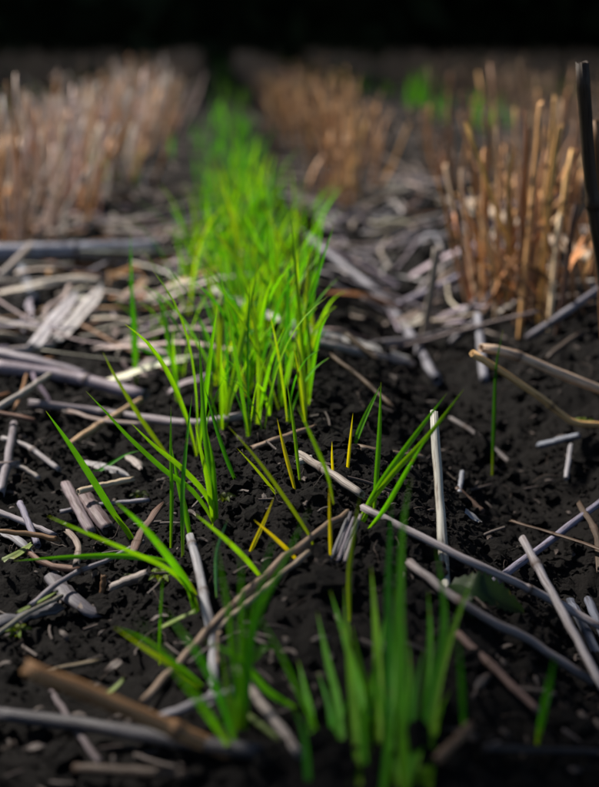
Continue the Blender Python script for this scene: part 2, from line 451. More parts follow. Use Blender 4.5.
# ------------------------------------------------------------------ dark wood added at the far end, sized to shade the field there
VV, FF, off = [], [], 0
nlf = 42000
px_ = rng.uniform(-26, 26, nlf); pz_ = 11.8 * rng.random(nlf) ** 0.8 * (1 + 0.12 * vnoise(px_ * 0.8, px_ * 0, 25))
py_ = 10.2 + 1.3 * vnoise(px_ * 0.5, pz_ * 0.5, 21) + rng.normal(0, 0.5, nlf)
d1 = rng.normal(size=(nlf, 3)); d1 /= np.linalg.norm(d1, axis=1)[:, None]
d2 = np.cross(d1, rng.normal(size=(nlf, 3))); d2 /= np.linalg.norm(d2, axis=1)[:, None]
c = np.stack([px_, py_, pz_ - 0.05], 1); sz = rng.uniform(0.12, 0.3, nlf)[:, None]
Vw = np.stack([c - d1 * sz, c + d2 * sz * 0.5, c + d1 * sz, c - d2 * sz * 0.5], 1).reshape(-1, 3)
Fw = np.arange(nlf * 4).reshape(-1, 4)
gx, gzz = np.meshgrid(np.linspace(-26, 26, 131), np.linspace(-0.3, 10.5, 45))
gy = 11.4 + 1.2 * vnoise(gx * 0.5, gzz * 0.5, 21) + 0.5 * vnoise(gx * 1.7, gzz * 1.7, 22)
gzz = gzz + (gzz > 10) * vnoise(gx * 0.7, gx * 0, 23) * 1.5
Iw = np.arange(gx.size).reshape(gx.shape) + len(Vw)
Fb = np.stack([Iw[:-1, :-1], Iw[:-1, 1:], Iw[1:, 1:], Iw[1:, :-1]], -1).reshape(-1, 4)
w = link('added_shade_wood', fast_mesh('added_shade_wood', np.concatenate([Vw, np.stack([gx, gy, gzz], -1).reshape(-1, 3)]), np.concatenate([Fw, Fb]), False), WOOD)
tag(w, 'added dark dense wood closing off and shading the far end of the field', 'wood', kind='stuff')

# ------------------------------------------------------------------ added shrub, unseen, left of the picture; its crown is shaped to shade the front
LEAFY = plain_material('added_shrub_leaf', (0.03, 0.06, 0.015), (0.05, 0.10, 0.02), 30, 0.6, 0.3)
BARK = plain_material('added_shrub_bark', (0.05, 0.035, 0.025), (0.12, 0.09, 0.07), 60, 0.9, 0.1)
def shrub():
    root = bpy.data.objects.new('added_shade_shrub', None); COL.objects.link(root); root.location = (-1.35, 0.65, 0)
    tag(root, 'added leafy shrub, unseen, just left of the picture, shading its front', 'shrub')
    r = random.Random(5); tips = []
    base = Vector((-1.35, 0.65, 0))
    C, _ = spline([(0, 0, -0.05), (0.03, 0.02, 0.5), (0.1, 0.05, 1.0), (0.2, 0.1, 1.35)], 10)
    def limb(pts, rad, nm):
        C, _ = spline(pts, 8); v, f = [], []
        T = np.gradient(C, axis=0); T /= np.linalg.norm(T, axis=1)[:, None]
        for i in range(8):
            sd = np.cross(T[i], (0.3, 0.9, 0.1)); sd /= np.linalg.norm(sd); nn = np.cross(sd, T[i])
            for k in range(7): v.append(C[i] + (sd * math.cos(k * .8976) + nn * math.sin(k * .8976)) * rad * (1 - 0.75 * i / 7))
        for i in range(7):
            for k in range(7): f.append((i * 7 + k, i * 7 + (k + 1) % 7, i * 7 + 7 + (k + 1) % 7, i * 7 + 7 + k))
        link(nm, mesh_from(nm, v, f), BARK, root)
    limb([(0, 0, -0.05), (0.03, 0.02, 0.5), (0.1, 0.05, 1.0), (0.2, 0.1, 1.4)], 0.035, 'trunk')
    for (x, y, z) in ((0.55, 0.2, 1.3), (0.85, 0.1, 1.3), (0.75, -0.25, 1.3), (0.35, 0.2, 1.35), (1.0, 0.1, 1.2), (0.3, -0.25, 1.25)):
        limb([(0.06, 0.03, 0.6), (x * 0.4, y * 0.4, 0.95), (x, y, z)], 0.016, 'branch')
    n = 0; v, f = [], []
    for i in range(5200):
        sx, sy = r.uniform(-0.45, 0.6), r.uniform(-0.35, 0.5)           # where this leaf's shade falls
        edge = SHADE_Y0 + SHADE_K * sx + 0.05 * math.sin(sx * 9)
        if sy > edge + r.gauss(0, 0.035): continue
        t = r.uniform(1.35, 1.95)
        c = Vector((sx, sy, 0)) + SUN_DIR * t - base
        a = Vector((r.gauss(0, 1), r.gauss(0, 1), r.gauss(0, 0.6))).normalized(); b = a.cross(Vector((r.gauss(0, 1), r.gauss(0, 1), r.gauss(0, 1)))).normalized()
        s = r.uniform(0.022, 0.038); k = len(v)
        v += [c - a * s, c + b * s * 0.5 - a * s * 0.3, c + b * s * 0.35 + a * s * 0.5, c + a * s, c - b * s * 0.35 + a * s * 0.5, c - b * s * 0.5 - a * s * 0.3]
        f.append(tuple(range(k, k + 6))); n += 1
    o = link('foliage', mesh_from('foliage', v, f, smooth=False), LEAFY, root); o['kind'] = 'stuff'
SHADE_Y0, SHADE_K = 0.222, 0.38
shrub()

# ------------------------------------------------------------------ straws traced from the photograph
def straw(name, label, col, pts, d, Ys=None, nodes=(), cat='straw', group=None, flat=1.0, wob=0.0002, taper=0.08, rings=14, lift=0.0, sides=10, kind='tube', curl=0.25, twist=0.0, ragged=0.3, rib=0.0):
    """pts: photo pixels, optionally with a height in mm above the soil; Ys: distance of each point for raised straws; d: width in photo px"""
    P = []
    for i, q in enumerate(pts):
        if Ys is not None and Ys[i] is not None: P.append(at_y(q[0], q[1], Ys[i]))
        else:
            h = (q[2] / 1000 if len(q) > 2 else 0.003)
            P.append(on_ground(q[0], q[1], h + lift))
    r = d * mpp(P[len(P) // 2]) / 2
    if kind == 'tube': me = tube_mesh(name, P, r, sides, rings, nodes, taper, wob, flat, ragged=ragged)
    else: me = strip_mesh(name, P, r * 2, curl, rings, 13 if rib else 5, ragged=0.12 if rib else 0.5, twist=twist, rib=rib)
    mid = P[0]
    if col[0] / col[2] < 1.6: col = (col[0] * 0.93, col[1], col[2] * 1.08)      # weathered grey; the cool cast is blue skylight put into the colour
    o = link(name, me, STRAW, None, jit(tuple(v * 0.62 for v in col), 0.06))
    me.transform(__import__('mathutils').Matrix.Translation(-mid)); o.location = mid
    return tag(o, label, cat, group)

S = straw
# --- right side and centre, in or near focus
S('upright_straw', 'white upright straw standing beside the crossing green blades', IVORY, [(449, 642, -4), (446, 590), (440, 500), (434, 412)], 9.5, [None, 0.365, 0.40, 0.43], nodes=(), taper=0.05)
S('upright_straw', 'grey kinked straw with dark joint standing in front of the left seedlings', (0.40, 0.37, 0.36), [(211, 726, -4), (213, 690), (213, 640), (206, 605), (199, 570), (190, 536)], 10.5, [None, 0.30, 0.325, 0.345, 0.37, 0.395], nodes=(0.62, 0.94), wob=0.0001)
S('straw', 'split pale straw with a hollow end on the soil ridge', (0.40, 0.33, 0.27), [(299, 454, 6), (330, 473, 7), (362, 495, 8)], 9, nodes=(0.45,))
S('straw', 'long mauve grey straw running from the ridge down to the right edge', (0.42, 0.34, 0.33), [(362, 507, 5), (400, 527, 6), (480, 566, 10), (547, 598, 10), (606, 630, 10)], 9, nodes=(0.7,), rings=20)
S('straw', 'straight straw rising from the dark furrow to the right edge', LILAC, [(490, 585, 3), (540, 548, 10), (606, 498, 10)], 8)
S('straw', 'slanting cut straw lying across two others near the right edge', (0.44, 0.38, 0.37), [(522, 538, 24), (560, 608, 15), (604, 690, 8)], 9, nodes=(0.2,))
S('straw', 'short dark bluish straw tucked under the slanting straw', (0.2, 0.2, 0.24), [(570, 601, 6), (585, 630, 5), (602, 664, 4)], 10)
S('straw', 'rough brownish straw lying below the long mauve straw', (0.27, 0.22, 0.20), [(409, 562, 5), (468, 607, 6), (530, 641, 5), (592, 682, 4)], 10, nodes=(0.35,), wob=0.0005)
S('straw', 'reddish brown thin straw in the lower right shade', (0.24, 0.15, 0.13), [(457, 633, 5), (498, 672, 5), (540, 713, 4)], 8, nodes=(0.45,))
S('straw', 'hollow tan straw with pale collar jutting in from right edge', (0.92, 0.68, 0.47), [(481, 348), (502, 351), (540, 365), (580, 382), (606, 392), (645, 420)], 9.5, [0.55, 0.555, 0.56, 0.565, 0.57, 0.58], nodes=(0.2, 0.8), taper=-0.05)
S('straw', 'golden bent straw just beneath the hollow tan straw', (0.95, 0.58, 0.24), [(472, 353), (533, 392), (571, 421), (606, 426), (640, 434)], 7, [0.54, 0.545, 0.55, 0.56, 0.57], nodes=(0.45,), rings=22)
S('straw', 'short pale bluish straw piece on the right bank', (0.30, 0.30, 0.36), [(538, 446, 4), (580, 435, 4)], 7)
S('straw', 'tiny upright pale splinter below the bluish straw piece', (0.45, 0.42, 0.42), [(566, 479, 3), (571, 445, 4)], 5)
S('straw', 'brown stub lying in the middle of the dark furrow', UMBER, [(456, 489, 3), (483, 512, 3)], 7)
S('straw', 'small pale splinter standing on the brown furrow stub', (0.4, 0.38, 0.42), [(459, 494, 3), (462, 472, 6)], 5)
S('husk', 'pale curled flake beside the brown furrow stub', (0.45, 0.42, 0.43), [(463, 509, 2), (480, 522, 2)], 7, kind='strip', cat='husk')
chip0 = on_ground(338, 559, 0.002); chip = empty('split_straw', chip0); tag(chip, 'grey flat splintered straw of parallel slivers leaning on the soil ridge', 'straw')
for k, (dx, l0, l1) in enumerate(((-7, 0, 2), (-3.6, -3, -4), (0, 2, 0), (3.4, -1, 3), (6.6, 3, -2))):
    A_, M_, B_ = on_ground(338 + dx, 559 + l0, 0.002), on_ground(346 + dx, 538, 0.005), on_ground(354 + dx, 517 + l1, 0.008)
    link('sliver', tube_mesh('sliver', [A_ - chip0, M_ - chip0, B_ - chip0], 0.00075, 7, 8, (), 0.1, 0.00012, 0.7, ragged=1.5), STRAW, chip, jit((0.16, 0.15, 0.155), 0.3))
S('straw', 'long brown straw lying diagonally across the soil in the middle', (0.33, 0.23, 0.16), [(143, 703, 3), (190, 652, 5), (240, 598, 6), (295, 549, 7), (348, 512, 6)], 8.5, nodes=(0.42,), rings=22, wob=0.0006)
S('straw', 'pale split straw lying just below the long diagonal straw', (0.38, 0.29, 0.21), [(206, 640, 4), (255, 597, 5), (309, 552, 6)], 7)
S('straw', 'brown straw crossing the foot of the dense seedlings', (0.30, 0.20, 0.14), [(252, 449, 5), (282, 438, 6), (316, 427, 6)], 7, nodes=(0.6,))
S('straw', 'tan flat straw lying behind the crossing blades', (0.30, 0.22, 0.16), [(358, 447, 5), (388, 452, 5), (422, 457, 5)], 11, flat=0.5)
S('straw', 'white stub at the left end of split straw', IVORY, [(297, 463, 5), (312, 458, 5)], 7)
S('straw', 'pale straw slanting down through the front seedlings', (0.42, 0.33, 0.28), [(235, 668, 6), (268, 712, 5), (300, 754, 5)], 10)
S('straw', 'small upright straw splinter behind the grey kinked straw', (0.42, 0.3, 0.2), [(219, 668, 0), (219, 632, 10)], 6)
# --- lower left, near
S('straw', 'thick blurred brown straw across the lower left corner', (0.46, 0.25, 0.11), [(24, 667), (125, 708), (225, 751), (300, 775)], 18, [0.262, 0.262, 0.262, 0.262], nodes=(0.55,), rings=20)
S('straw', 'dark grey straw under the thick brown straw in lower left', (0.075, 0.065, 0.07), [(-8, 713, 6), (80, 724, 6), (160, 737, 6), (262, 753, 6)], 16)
S('straw', 'grey straw stub resting between the lower left straws', (0.30, 0.27, 0.27), [(160, 718, 5), (198, 703, 7), (236, 690, 8)], 10)
S('straw', 'thin dark straw dropping to the bottom left', (0.16, 0.12, 0.12), [(51, 692, 3), (75, 727, 3), (101, 764, 3)], 7)
S('straw', 'thin olive straw lying flat at the left edge above the brown one', (0.22, 0.17, 0.10), [(-6, 682, 2), (50, 671, 3), (100, 661, 3)], 6)
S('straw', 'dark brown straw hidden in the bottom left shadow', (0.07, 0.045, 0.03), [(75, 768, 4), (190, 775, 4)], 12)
S('straw', 'brown stub at the foot of the front right seedlings', (0.25, 0.15, 0.09), [(436, 760, 6), (455, 742, 10), (472, 724, 14)], 10)
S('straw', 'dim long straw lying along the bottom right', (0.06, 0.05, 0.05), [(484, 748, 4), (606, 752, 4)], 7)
# --- left, near focus
S('straw', 'short ivory straw lying on two brown stubs at left', (0.72, 0.60, 0.42), [(78, 492, 14), (105, 485, 13), (134, 479, 11)], 6.5)
S('stubble_stub', 'narrow mauve stub buried beside the short ivory straw', (0.30, 0.23, 0.23), [(66, 484, 7), (78, 508, 7), (92, 534, 2)], 12, flat=0.8, cat='stub')
S('stubble_stub', 'wide brown stub buried under the short ivory straw', (0.22, 0.16, 0.15), [(84, 496, 5), (96, 512, 6), (109, 530, 2)], 17, flat=0.7, cat='stub')
S('straw', 'grey straw reaching in from left edge at mid height', (0.36, 0.30, 0.31), [(-8, 509, 5), (24, 522, 5), (56, 536, 4)], 6.5)
S('straw', 'mauve straw standing behind the left edge straw', LILAC, [(20, 503, 8), (29, 524, 6), (38, 546, 3)], 7)
S('old_stem', 'broad weathered grey stem crumbling into the soil at left', (0.17, 0.15, 0.16), [(47, 565, 2), (62, 588, 3), (82, 606, 2), (101, 617, -3)], 20, flat=0.45, cat='stem', wob=0.0004, rings=18, ragged=1.2)
S('old_stem', 'grey wide stem end lying at the left edge below', (0.18, 0.16, 0.17), [(-8, 624, 4), (25, 616, 4), (60, 606, 3)], 18, flat=0.5, cat='stem', wob=0.0006)
S('straw', 'thin straw reaching from the grey stem towards the seedling', (0.34, 0.29, 0.29), [(30, 606, 9), (68, 577, 9), (108, 560, 7), (144, 541, 5)], 5.5, nodes=(0.5,))
S('straw', 'stubby pale straw under the left seedling leaves', (0.40, 0.31, 0.26), [(110, 588, 3), (128, 581, 4), (148, 574, 4)], 9, taper=-0.25)
S('straw', 'tiny brown peg sticking out of soil at left', (0.22, 0.12, 0.06), [(101, 600, -1), (104, 575, 8)], 6)
S('straw', 'thin pale straw lying flat left of the stout leaning leaf', (0.45, 0.38, 0.36), [(2, 438, 5), (28, 447, 6), (60, 470, 4)], 6, nodes=(0.5,))
S('straw', 'cream straw sliver crossing behind the left edge stalk', (0.60, 0.50, 0.42), [(-5, 470, 4), (18, 466, 6), (40, 478, 4)], 5)
S('dry_leaf', 'torn grey leaf scrap below the left edge stalk', (0.40, 0.36, 0.37), [(4, 532, 4), (20, 541, 6), (34, 556, 4)], 11, kind='strip', cat='leaf', twist=0.7)
S('straw', 'olive straw sliver lying over the wide stem end at left', (0.34, 0.30, 0.22), [(-6, 636, 6), (30, 612, 9), (62, 596, 7)], 5)
S('dry_leaf', 'pale shredded leaf lying beyond the short ivory straw', (0.46, 0.40, 0.38), [(86, 462, 3), (108, 468, 6), (130, 476, 4)], 8, kind='strip', cat='leaf', twist=-0.8)
S('straw', 'thin grey straw crossing beneath the ivory straw', (0.32, 0.29, 0.31), [(60, 512, 3), (96, 505, 5), (150, 500, 3)], 5)
S('straw', 'golden pale straw leaning over the left litter', (0.62, 0.44, 0.27), [(62, 450, 4), (100, 425, 7), (141, 400, 9)], 8, nodes=(0.45,))
S('straw', 'long mauve straw lying behind the left blades', (0.33, 0.26, 0.27), [(29, 403, 6), (110, 413, 6), (190, 423, 6), (246, 415, 6)], 9, nodes=(0.3, 0.75), rings=20)
S('straw', 'thick mauve straw lying across the left litter', (0.36, 0.29, 0.31), [(-8, 366, 7), (70, 377, 8), (146, 396, 6)], 14, nodes=(0.6,))
S('straw', 'second mauve straw lying along the thick one at left', (0.32, 0.26, 0.28), [(-8, 352, 9), (30, 360, 10), (88, 376, 9)], 11)
S('straw', 'pale straw slanting over the left edge straws', (0.55, 0.45, 0.38), [(-6, 411, 10), (20, 395, 15), (49, 375, 16)], 7)
S('straw', 'grey stalk leaning at the left edge, dark underside', (0.30, 0.25, 0.26), [(0, 495, 3), (8, 460, 6), (14, 424, 9)], 9)
S('thick_stem', 'thick grey blurred stem lying far left beside the row', (0.46, 0.45, 0.50), [(-10, 253, 19), (70, 251, 19), (156, 248, 17)], 18, cat='stem', rings=18, nodes=(0.5,))
S('dry_leaf', 'white dry leaf flake lying left, nearest of the pale pair', (0.66, 0.60, 0.58), [(33, 347, 8), (52, 322, 12), (76, 294, 12)], 16, kind='strip', cat='leaf')
S('dry_leaf', 'white dry leaf flake lying left, right one of the pale pair', (0.68, 0.62, 0.58), [(55, 341, 8), (76, 318, 11), (102, 287, 12)], 17, kind='strip', cat='leaf')
S('dry_leaf', 'pale tan crumpled leaf next to the seedling row', (0.50, 0.38, 0.28), [(118, 300, 6), (134, 292, 9), (148, 284, 9)], 16, kind='strip', cat='leaf')
S('dry_leaf', 'orange brown leaf scrap behind the pale flakes', (0.34, 0.18, 0.07), [(108, 278, 8), (128, 270, 10), (140, 265, 9)], 12, kind='strip', cat='leaf')
S('straw', 'pale straw lying under the white flakes', (0.50, 0.42, 0.38), [(-6, 352, 6), (25, 350, 6), (54, 344, 6)], 9)
S('straw', 'pale straw leaning from left edge to the thick grey stem', (0.5, 0.40, 0.34), [(0, 278, 8), (16, 262, 18), (32, 245, 24)], 9)
S('straw', 'bluish straw between thick stem and white flakes', BLUE, [(20, 262, 6), (34, 300, 6)], 10)
S('dry_leaf', 'twisted pale leaf beside the first dense seedlings', (0.52, 0.44, 0.40), [(130, 338, 5), (155, 350, 8), (185, 362, 6)], 13, kind='strip', cat='leaf', twist=0.8)
S('dry_leaf', 'crumpled grey leaf under the left litter straws', (0.42, 0.34, 0.31), [(120, 378, 4), (140, 370, 8), (160, 358, 7)], 14, kind='strip', cat='leaf', twist=-0.5)
S('dry_leaf', 'small cream scrap of leaf behind the tall left blade', (0.5, 0.42, 0.36), [(128, 457, 4), (136, 462, 6), (142, 470, 5)], 9, kind='strip', cat='leaf')
# --- right, behind
S('dry_leaf', 'broad whitish straw blade lying behind the seedlings', (0.62, 0.55, 0.50), [(216, 290, 10), (260, 312, 11), (310, 330, 10), (352, 342, 8), (408, 361, 5)], 13, kind='strip', cat='leaf', curl=0.35, twist=0.4)
S('straw', 'pale straw lying along the broad whitish blade', (0.48, 0.40, 0.37), [(290, 335, 6), (350, 350, 5), (412, 364, 4)], 9)
S('straw', 'bluish grey straw sloping down into the furrow', (0.33, 0.30, 0.33), [(308, 238, 9), (384, 300, 8), (437, 380, 4)], 9, nodes=(0.5,))
S('straw', 'grey straw bent below the stubble clump', (0.30, 0.26, 0.26), [(368, 346, 5), (442, 333, 8), (477, 300, 14)], 8, rings=18)
S('straw', 'upright pale straw between row and stubble clump', (0.46, 0.36, 0.29), [(423, 346, 0), (430, 300, 40), (437, 248, 80)], 9)
S('straw', 'mauve straw leaning towards the stubble clump base', LILAC, [(392, 308, 6), (464, 275, 12)], 8)
S('straw', 'pale long straw lying behind the tall stubble clump', (0.60, 0.47, 0.36), [(470, 203, 18), (535, 232, 18), (606, 264, 18)], 11)
S('straw', 'grey straw leaning against the stubble clump at right', (0.24, 0.21, 0.23), [(528, 338, 6), (566, 312, 20), (606, 284, 30)], 8)
S('straw', 'upright bluish stub before the stubble clump', (0.38, 0.35, 0.38), [(484, 382, 2), (481, 345, 14), (478, 315, 26)], 9)
S('stubble_stalk', 'dark thick cut stalk at the right edge, with a joint', DARK, [(624, 445), (610, 330), (600, 252), (591, 190), (586, 120), (582, 62)], 14, [0.55, 0.55, 0.545, 0.54, 0.535, 0.53], nodes=(0.66,), cat='stalk', rings=18)
S('stubble_stalk', 'brown stalk half cut off by the right edge', BROWN, [(609, 415), (604, 330), (600, 230), (595, 120)], 9, [0.62, 0.62, 0.615, 0.61], cat='stalk')
S('straw', 'dark straw cut off by the right edge near the bottom', (0.16, 0.16, 0.2), [(588, 600, 6), (606, 640, 6)], 10)

# ------------------------------------------------------------------ wheat seedlings traced from the photograph
FACE = (0.0, -0.93, 0.37)
def plant(label, leaves, group=None, stem=False, name='wheat_seedling'):
    """leaves: (colour, width px, [pixels from foot to tip], lean in m, roll)"""
    b0 = on_ground(*leaves[0][2][0], 0.0)
    e = empty(name, b0); tag(e, label, 'seedling', group)
    for lf in leaves:
        colr, wpx, pts, lean = lf[:4]; roll = lf[4] if len(lf) > 4 else random.uniform(-0.5, 0.5)
        if len(leaves) > 9: pts = [(pts[0][0] + random.uniform(-6, 6), pts[0][1] + random.uniform(18, 52))] + list(pts[1:]); lean += 0.012
        yb = lf[5] if len(lf) > 5 else on_ground(*pts[0], 0.0).y
        n = len(pts); L = [0]
        for a, b in zip(pts, pts[1:]): L.append(L[-1] + math.hypot(b[0] - a[0], b[1] - a[1]))
        P = [at_y(q[0], q[1], yb + lean * (l / L[-1])) for q, l in zip(pts, L)]
        d0 = (P[0] - P[1]).normalized(); d0.z -= 0.5; P = [P[0] + d0.normalized() * 0.008] + P
        w = wpx * mpp(P[len(P) // 2]) * (0.68 if colr == YELL or len(leaves) > 9 else 0.64)
        me = blade_mesh('leaf', P, w, FACE, 18, 0.2, roll, random.uniform(-0.5, 0.5), shift=b0)
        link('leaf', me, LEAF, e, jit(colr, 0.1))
    if stem:
        p0 = leaves[0][2][0]; p1 = leaves[0][2][1]
        yb = on_ground(*p0, 0.0).y
        a = at_y(*p0, yb) - b0 - Vector((0, 0, 0.005)); b = (at_y(*p1, yb) - b0) * min(1.0, 0.012 / max(0.001, (at_y(*p1, yb) - b0).length))
        link('stem', tube_mesh('stem', [a, (a + b) / 2, b], 0.0010, 7, 5, taper=0.5, hollow=False, ragged=0, wob=0), LEAF, e, jit(LIME))
        for d in e.children[-1].data.uv_layers[0].data: d.uv = (d.uv[0], 0.22)
    return e
G_, LI, YE, DE, TE, YG = GREEN, LIME, YELL, DEEP, TEAL, YGRN
plant('three leaved seedling spreading broad leaves over the left soil', [
    (G_, 13, [(196, 604), (186, 582), (166, 553), (141, 524), (115, 501)], -0.02, 0.2),
    (LI, 8, [(196, 604), (184, 583), (165, 567), (125, 549), (80, 530), (48, 516)], -0.02, 0.2),
    (G_, 9, [(186, 577), (172, 563), (125, 556), (72, 557), (14, 561)], 0.01, 0.1, 0.365)], stem=True)
plant('seedling with one stout leaf leaning left, folded at its foot', [
    (LI, 9, [(131, 537), (123, 526), (115, 516)], 0.0, 0.3),
    (G_, 11, [(128, 531), (116, 517), (94, 482), (70, 445), (46, 411)], 0.0, -0.2)])
plant('seedling whose long straight leaf leans far left', [
    (G_, 9, [(214, 524), (206, 508), (190, 488), (166, 471), (129, 437), (108, 414), (86, 391)], 0.01, 0.2)])
plant('seedling with thin orange speckled leaf leaning left behind the others', [
    (YG, 7, [(172, 462), (162, 448), (142, 420), (129, 399), (114, 374), (103, 352)], 0.01, 0.2)])
plant('seedling with low broad leaf pointing left below the vertical ones', [
    (LI, 9, [(217, 524), (207, 496), (181, 467), (156, 447), (131, 423)], 0.0, 0.3)])
plant('seedling with tallest straight leaf of the centre left clump', [
    (G_, 9, [(216, 528), (213, 488), (207, 450), (203, 400), (199, 334)], 0.02, 0.15),
    (LI, 8, [(214, 528), (208, 484), (201, 452), (195, 423)], 0.0, -0.3),
    (G_, 10, [(217, 528), (215, 492), (213, 460), (207, 430)], 0.0, 0.4)], stem=True)
plant('seedling with thin upright leaf left of the grey kinked straw', [
    (G_, 7, [(171, 547), (172, 500), (171, 450), (171, 406)], 0.01, 0.2)])
plant('seedling rising directly behind the top of the grey kinked straw', [
    (G_, 9, [(190, 536), (185, 510), (178, 480), (172, 448)], 0.01, -0.3)])
plant('seedling with dark narrow leaf rising between the left clump leaves', [
    (DE, 9, [(183, 552), (183, 490), (187, 440), (192, 396)], 0.02, 0.5)])
plant('single leaf seedling leaning left at the ridge crest', [
    (DE, 7, [(239, 489), (228, 462), (217, 430), (205, 388)], 0.01, 0.3)])
plant('seedling with long thin stem like leaf curving over the ridge', [
    (YG, 6, [(314, 549), (308, 533), (276, 485), (252, 453), (228, 426)], 0.01, 0.2)])
plant('seedling with pale thin leaf beside the long curving one', [
    (YG, 5, [(279, 498), (258, 471), (237, 448)], 0.0, 0.2)])
plant('yellow upright sprout at the back of the ridge', [
    (YE, 6, [(294, 486), (285, 452), (277, 418)], 0.01, 0.2)])
plant('tall thin sprout with yellow green leaf next to the yellow one', [
    (LI, 6, [(300, 482), (293, 420), (286, 377)], 0.01, 0.3)])
plant('yellow footed seedling kinked halfway, leaning left on the ridge', [
    (YE, 5.5, [(331, 562), (330, 525), (329, 487)], 0.0, 0.2),
    (LI, 6.5, [(330, 492), (327, 478), (313, 440), (297, 405)], 0.0, 0.2, None)] if False else [
    (YE, 5.5, [(331, 562), (330, 525), (329, 485)], 0.0, 0.2),
    (LI, 6.5, [(330, 484), (326, 470), (313, 440), (297, 405)], 0.0, 0.2, on_ground(331, 562).y)])
plant('taller of two plain yellow spikes right of the ridge', [(YE, 5, [(347, 475), (350, 444), (353, 413)], 0.0, 0.1)])
plant('shorter of two plain yellow spikes right of the ridge', [(YE, 4, [(333, 475), (332, 458), (332, 441)], 0.0, 0.1)])
plant('seedling of three long blades crossing towards the white upright straw', [
    (G_, 9, [(361, 517), (380, 484), (413, 438), (447, 393)], -0.01, 0.2),
    (LI, 9, [(362, 516), (390, 477), (427, 437), (464, 389)], -0.02, 0.1),
    (G_, 8, [(366, 533), (385, 508), (407, 470), (430, 432)], -0.01, -0.3)], stem=True)
plant('seedling with slim vertical blade behind the crossing blades', [(G_, 8, [(374, 512), (379, 440), (381, 382)], 0.01, 0.2)])
plant('blurred short seedling leaning right behind the ridge', [(G_, 8, [(352, 452), (362, 424), (380, 386)], 0.01, 0.2)])
plant('seedling with yellowish vertical blade in the middle foreground', [(YG, 7, [(350, 617), (349, 575), (354, 532), (360, 496)], 0.01, 0.2)])
plant('tiny yellow sprout leaning right above the diagonal straw', [(YE, 6, [(250, 553), (264, 522), (274, 497)], 0.0, 0.2)])
plant('tiny yellow sprout leaning left above the diagonal straw', [(YE, 6, [(296, 559), (276, 539), (254, 520)], 0.0, 0.2)])
plant('blunt leaf seedling leaning left over the diagonal straw', [(LI, 8, [(262, 579), (244, 557), (222, 536), (195, 514)], -0.01, 0.2)])
plant('small bluish green leaf scrap standing behind the kinked straw', [(TE, 6, [(217, 598), (216, 560), (220, 540), (228, 519)], 0.0, 0.5)])
plant('bushy seedling with four upright blades in the front centre', [
    (G_, 11, [(241, 735), (235, 668), (229, 612), (222, 575), (215, 541)], 0.01, 0.1),
    (G_, 12, [(243, 735), (243, 670), (242, 610), (241, 548)], 0.01, 0.1),
    (DE, 11, [(245, 735), (250, 650), (265, 570), (276, 533)], 0.01, -0.3),
    (G_, 10, [(247, 720), (254, 630), (288, 554), (310, 508)], 0.015, 0.2),
    (DE, 9, [(240, 735), (236, 700), (232, 650)], 0.0, 0.6), (G_, 9, [(246, 735), (245, 680), (249, 630), (252, 590)], 0.01, 0.1),
    (LI, 8, [(239, 735), (228, 690), (221, 645)], 0.01, 0.1)], stem=True)
plant('seedling with long blurred blade leaning left in the front', [
    (DE, 12, [(238, 752), (221, 698), (199, 656), (164, 609)], -0.01, 0.2),
    (G_, 10, [(300, 711), (268, 691), (240, 659), (203, 640)], 0.0, 0.3)])
plant('very blurred near blade at lower left of the front seedlings', [(G_, 15, [(236, 757), (202, 704), (168, 658), (134, 616)], -0.06, 0.2)])
plant('pale tipped pair of leaves leaning left in front of the diagonal straw', [
    (YG, 10, [(207, 692), (175, 668), (142, 646), (114, 627)], 0.0, 0.2),
    (G_, 9, [(207, 692), (178, 666), (145, 640), (116, 627)], 0.0, -0.4)])
plant('thin lone vertical seedling left of the front clump', [(G_, 5, [(160, 650), (161, 612), (163, 577)], 0.0, 0.3)])
plant('seedling with arching thin blade between the two front clumps', [(G_, 8, [(322, 742), (300, 694), (280, 652), (254, 608)], 0.0, 0.2)])
FG = 'front right seedling clump'
